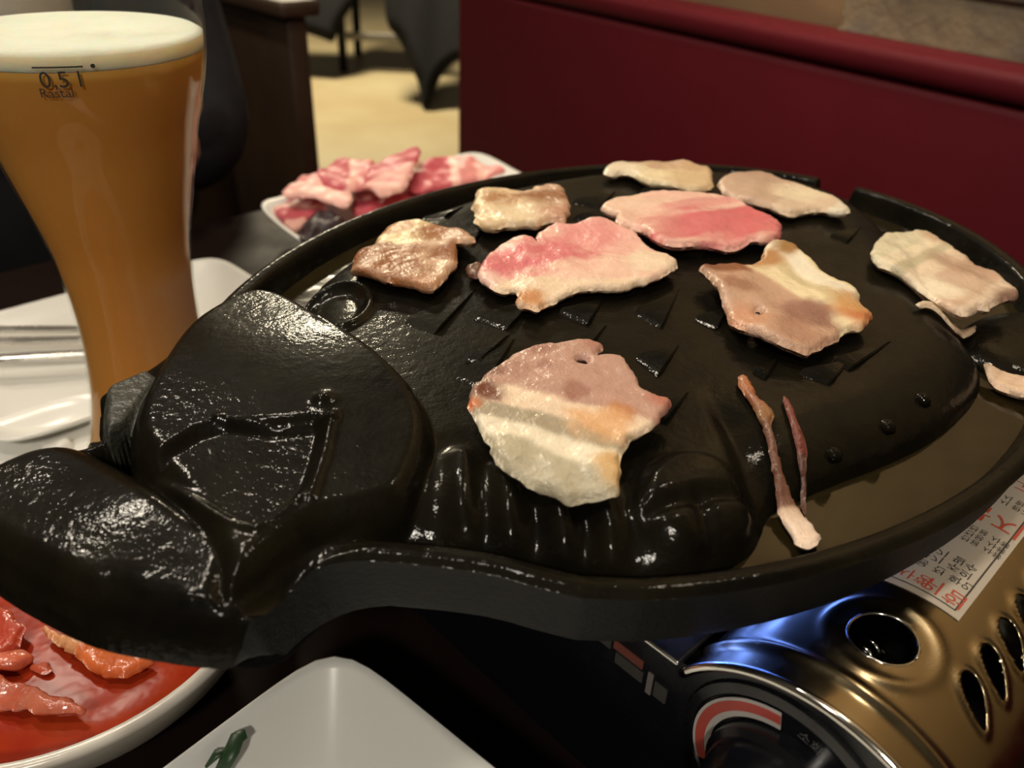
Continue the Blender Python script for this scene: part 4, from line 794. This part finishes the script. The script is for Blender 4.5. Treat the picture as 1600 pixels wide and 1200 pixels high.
# ------------------------------------------------------------------ person at the end of the table
def skin(name, verts, edges, rad, m, parent=None, origin=None, sub=2, root=0):
    me = bpy.data.meshes.new(name); me.from_pydata([tuple(P(v)) for v in verts], edges, []); o = bpy.data.objects.new(name, me); COL.objects.link(o)
    md = o.modifiers.new('skin', 'SKIN'); md.use_smooth_shade = True
    for i, r in enumerate(rad):
        r = r if hasattr(r, '__len__') else (r, r); me.skin_vertices[0].data[i].radius = (r[0]*.01, r[1]*.01); me.skin_vertices[0].data[i].use_root = (i == root)
    s = o.modifiers.new('sub', 'SUBSURF'); s.levels = sub; s.render_levels = sub
    bpy.context.view_layer.update(); dg = bpy.context.evaluated_depsgraph_get(); m2 = bpy.data.meshes.new_from_object(o.evaluated_get(dg))
    V = np.array([v.co[:] for v in m2.vertices])*100; V[:, 2] -= TZ; F = [tuple(p.vertices) for p in m2.polygons]
    bpy.data.objects.remove(o); bpy.data.meshes.remove(m2)
    return mk(name, V, F, m, parent, origin=origin)
PU, PV = -86, 15
pr = thing('person', UV(PU, PV, -28), 'seated person in a charcoal jacket and white shirt behind the beer glass', 'person')
el = np.array(UV(-70.5, 30.5, 3.6)); 
def U(u, v, z): return UV(u, v, z)
wr = np.array(U(-66.5, 25.5, 5.5)); kn_ = np.array(U(-65, 24, 8.0))
body_v = [U(PU, PV, -20), U(PU+1, PV, -4), U(PU+1, PV, 12), U(PU+1, PV, 26), U(PU+2, PV, 30), U(PU+3.5, PV, 34), U(PU+5, PV, 39), U(PU+5.5, PV, 46),
          U(PU, PV+17, 25), tuple(el), tuple(wr), tuple(kn_), U(PU, PV-17, 25), U(PU+4, PV-24, -4), U(PU+20, PV-16, -13), U(PU+26, PV-13, -13.5),
          U(PU+3, PV+10, -22), U(PU+38, PV+11, -21), U(PU+36, PV+11, -62), U(PU+3, PV-10, -22), U(PU+38, PV-11, -21), U(PU+36, PV-11, -62)]
body_e = [(0, 1), (1, 2), (2, 3), (3, 4), (4, 5), (5, 6), (6, 7), (3, 8), (8, 9), (9, 10), (10, 11), (3, 12), (12, 13), (13, 14), (14, 15), (0, 16), (16, 17), (17, 18), (0, 19), (19, 20), (20, 21)]
body_r = [9, 8.5, 8.5, 6, 5.2, 6.2, 8.0, 7.0, 3.6, 3.2, 2.7, 3.2, 3.6, 3.2, 2.7, 3.2, 6, 4.8, 3.6, 6, 4.8, 3.6]
skin('body', body_v, body_e, body_r, SKIN, pr)
# fingers
def fingers(base, fwd, side, m):
    fwd = np.array(fwd)/np.linalg.norm(fwd); side = np.array(side)/np.linalg.norm(side); upv = np.cross(fwd, side)
    for k, (off, L) in enumerate(((-2.6, 6.2), (-.9, 7.2), (.9, 6.9), (2.5, 5.5))):
        b = base+side*off+fwd*1.5; q = [b, b+fwd*L*.45+upv*.3, b+fwd*L*.75-upv*.9, b+fwd*L*.85-upv*2.4]
        skin('finger', q, [(0, 1), (1, 2), (2, 3)], [.95, .88, .8, .65], SKIN, m, sub=1)
    b = base-side*2.6-fwd*.8; q = [b, b-side*1.6+fwd*1.6-upv*.8, b-side*1.4+fwd*3.8-upv*1.8]; skin('thumb', q, [(0, 1), (1, 2)], [1.1, .95, .75], SKIN, m, sub=1)
fingers(kn_, kn_-wr, np.cross(kn_-wr, [0, 0, 1.]), pr)
k2 = np.array(body_v[15]); fingers(k2, k2-np.array(body_v[14]), -np.cross(k2-np.array(body_v[14]), [0, 0, 1.]), pr)
# face and hair
hd_ = np.array(U(PU+5.5, PV, 42.5))
for sv in (-1, 1):
    MB().lathe([(0, -1), (.7, -.7), (1, 0), (.7, .7), (0, 1)], tuple(hd_+np.array(U(7.4, sv*3, 1))), 12).build('eye', PRINT, pr)
    MB().tube([hd_+np.array(U(-.5, sv*7.6, -2)), hd_+np.array(U(-.8, sv*8.6, 0)), hd_+np.array(U(-.5, sv*7.8, 2.4))], [.6, 1.1, .7], 8).build('ear', SKIN, pr)
MB().tube([hd_+np.array(U(7.6, 0, 1.5)), hd_+np.array(U(9.0, 0, -1.6)), hd_+np.array(U(7.6, 0, -2.6))], [.6, 1.2, .8], 8).build('nose', SKIN, pr)
MB().tube([hd_+np.array(U(7.3, -2.2, -5)), hd_+np.array(U(8.1, 0, -5)), hd_+np.array(U(7.3, 2.2, -5))], [.2, .5, .2], 8, .6).build('mouth', mat('lips', (.35, .10, .08), .5), pr)
skin('hair', [hd_+np.array(U(-4, 0, -3)), hd_+np.array(U(-3, 0, 4)), hd_+np.array(U(1.5, 0, 7.5)), hd_+np.array(U(5.0, 0, 7.2))], [(0, 1), (1, 2), (2, 3)], [6.2, 7.6, 6.6, 4.0], HAIR, pr)
# clothes
hem = 4.0
for z in np.arange(-20, 20, .25):
    if proj(UV(PU+13.5, PV+1, z))[1] <= 243: hem = z; break
skin('shirt', [U(PU+1.5, PV, hem+1), U(PU+1.5, PV, hem+11), U(PU+1.5, PV, hem+20), U(PU+1.5, PV, 30)], [(0, 1), (1, 2), (2, 3)], [(13, 14), (13.5, 14.5), (12.5, 14), (6.5, 6.5)], SHIRT, pr)
skin('trousers', [U(PU+1, PV, hem+2), U(PU+1, PV, -14), U(PU+4, PV+10, -21), U(PU+38, PV+11, -21), U(PU+36, PV+11, -66), U(PU+4, PV-10, -21), U(PU+38, PV-11, -21), U(PU+36, PV-11, -66)], [(0, 1), (1, 2), (2, 3), (3, 4), (1, 5), (5, 6), (6, 7)], [12.6, 13.5, 10.5, 7.6, 6.5, 10.5, 7.6, 6.5], BLACKC, pr, root=1)
jl = [U(PU-1, PV+12, -10), U(PU-1, PV+13, 8), U(PU-2, PV+12.5, 24), U(PU-1, PV+17, 25), tuple(np.array(U(PU+6, PV+17.5, 12))), tuple(el), tuple(wr*.92+el*.08), ]
skin('jacket_side', jl, [(0, 1), (1, 2), (2, 3), (3, 4), (4, 5), (5, 6)], [9.5, 10.5, 9, 8.0, 6.6, 5.6, 4.2], CHARC, pr, root=1)
jr = [U(PU-1, PV-13, -10), U(PU-1, PV-14, 8), U(PU-2, PV-12.5, 24), U(PU-1, PV-19, 25), U(PU+4, PV-24, -4), U(PU+19, PV-16.5, -13)]
skin('jacket_side', jr, [(0, 1), (1, 2), (2, 3), (3, 4), (4, 5)], [9.5, 10.0, 9, 8.2, 6.2, 4.6], CHARC, pr, root=1)
for sv in (-1, 1):
    b = np.array(U(PU+36, PV+sv*11, -69)); skin('shoe', [b, b+np.array(U(8, 0, -.3)), b+np.array(U(17, 0, -.8))], [(0, 1), (1, 2)], [4.2, 4.0, 2.6], BLACKC, pr)
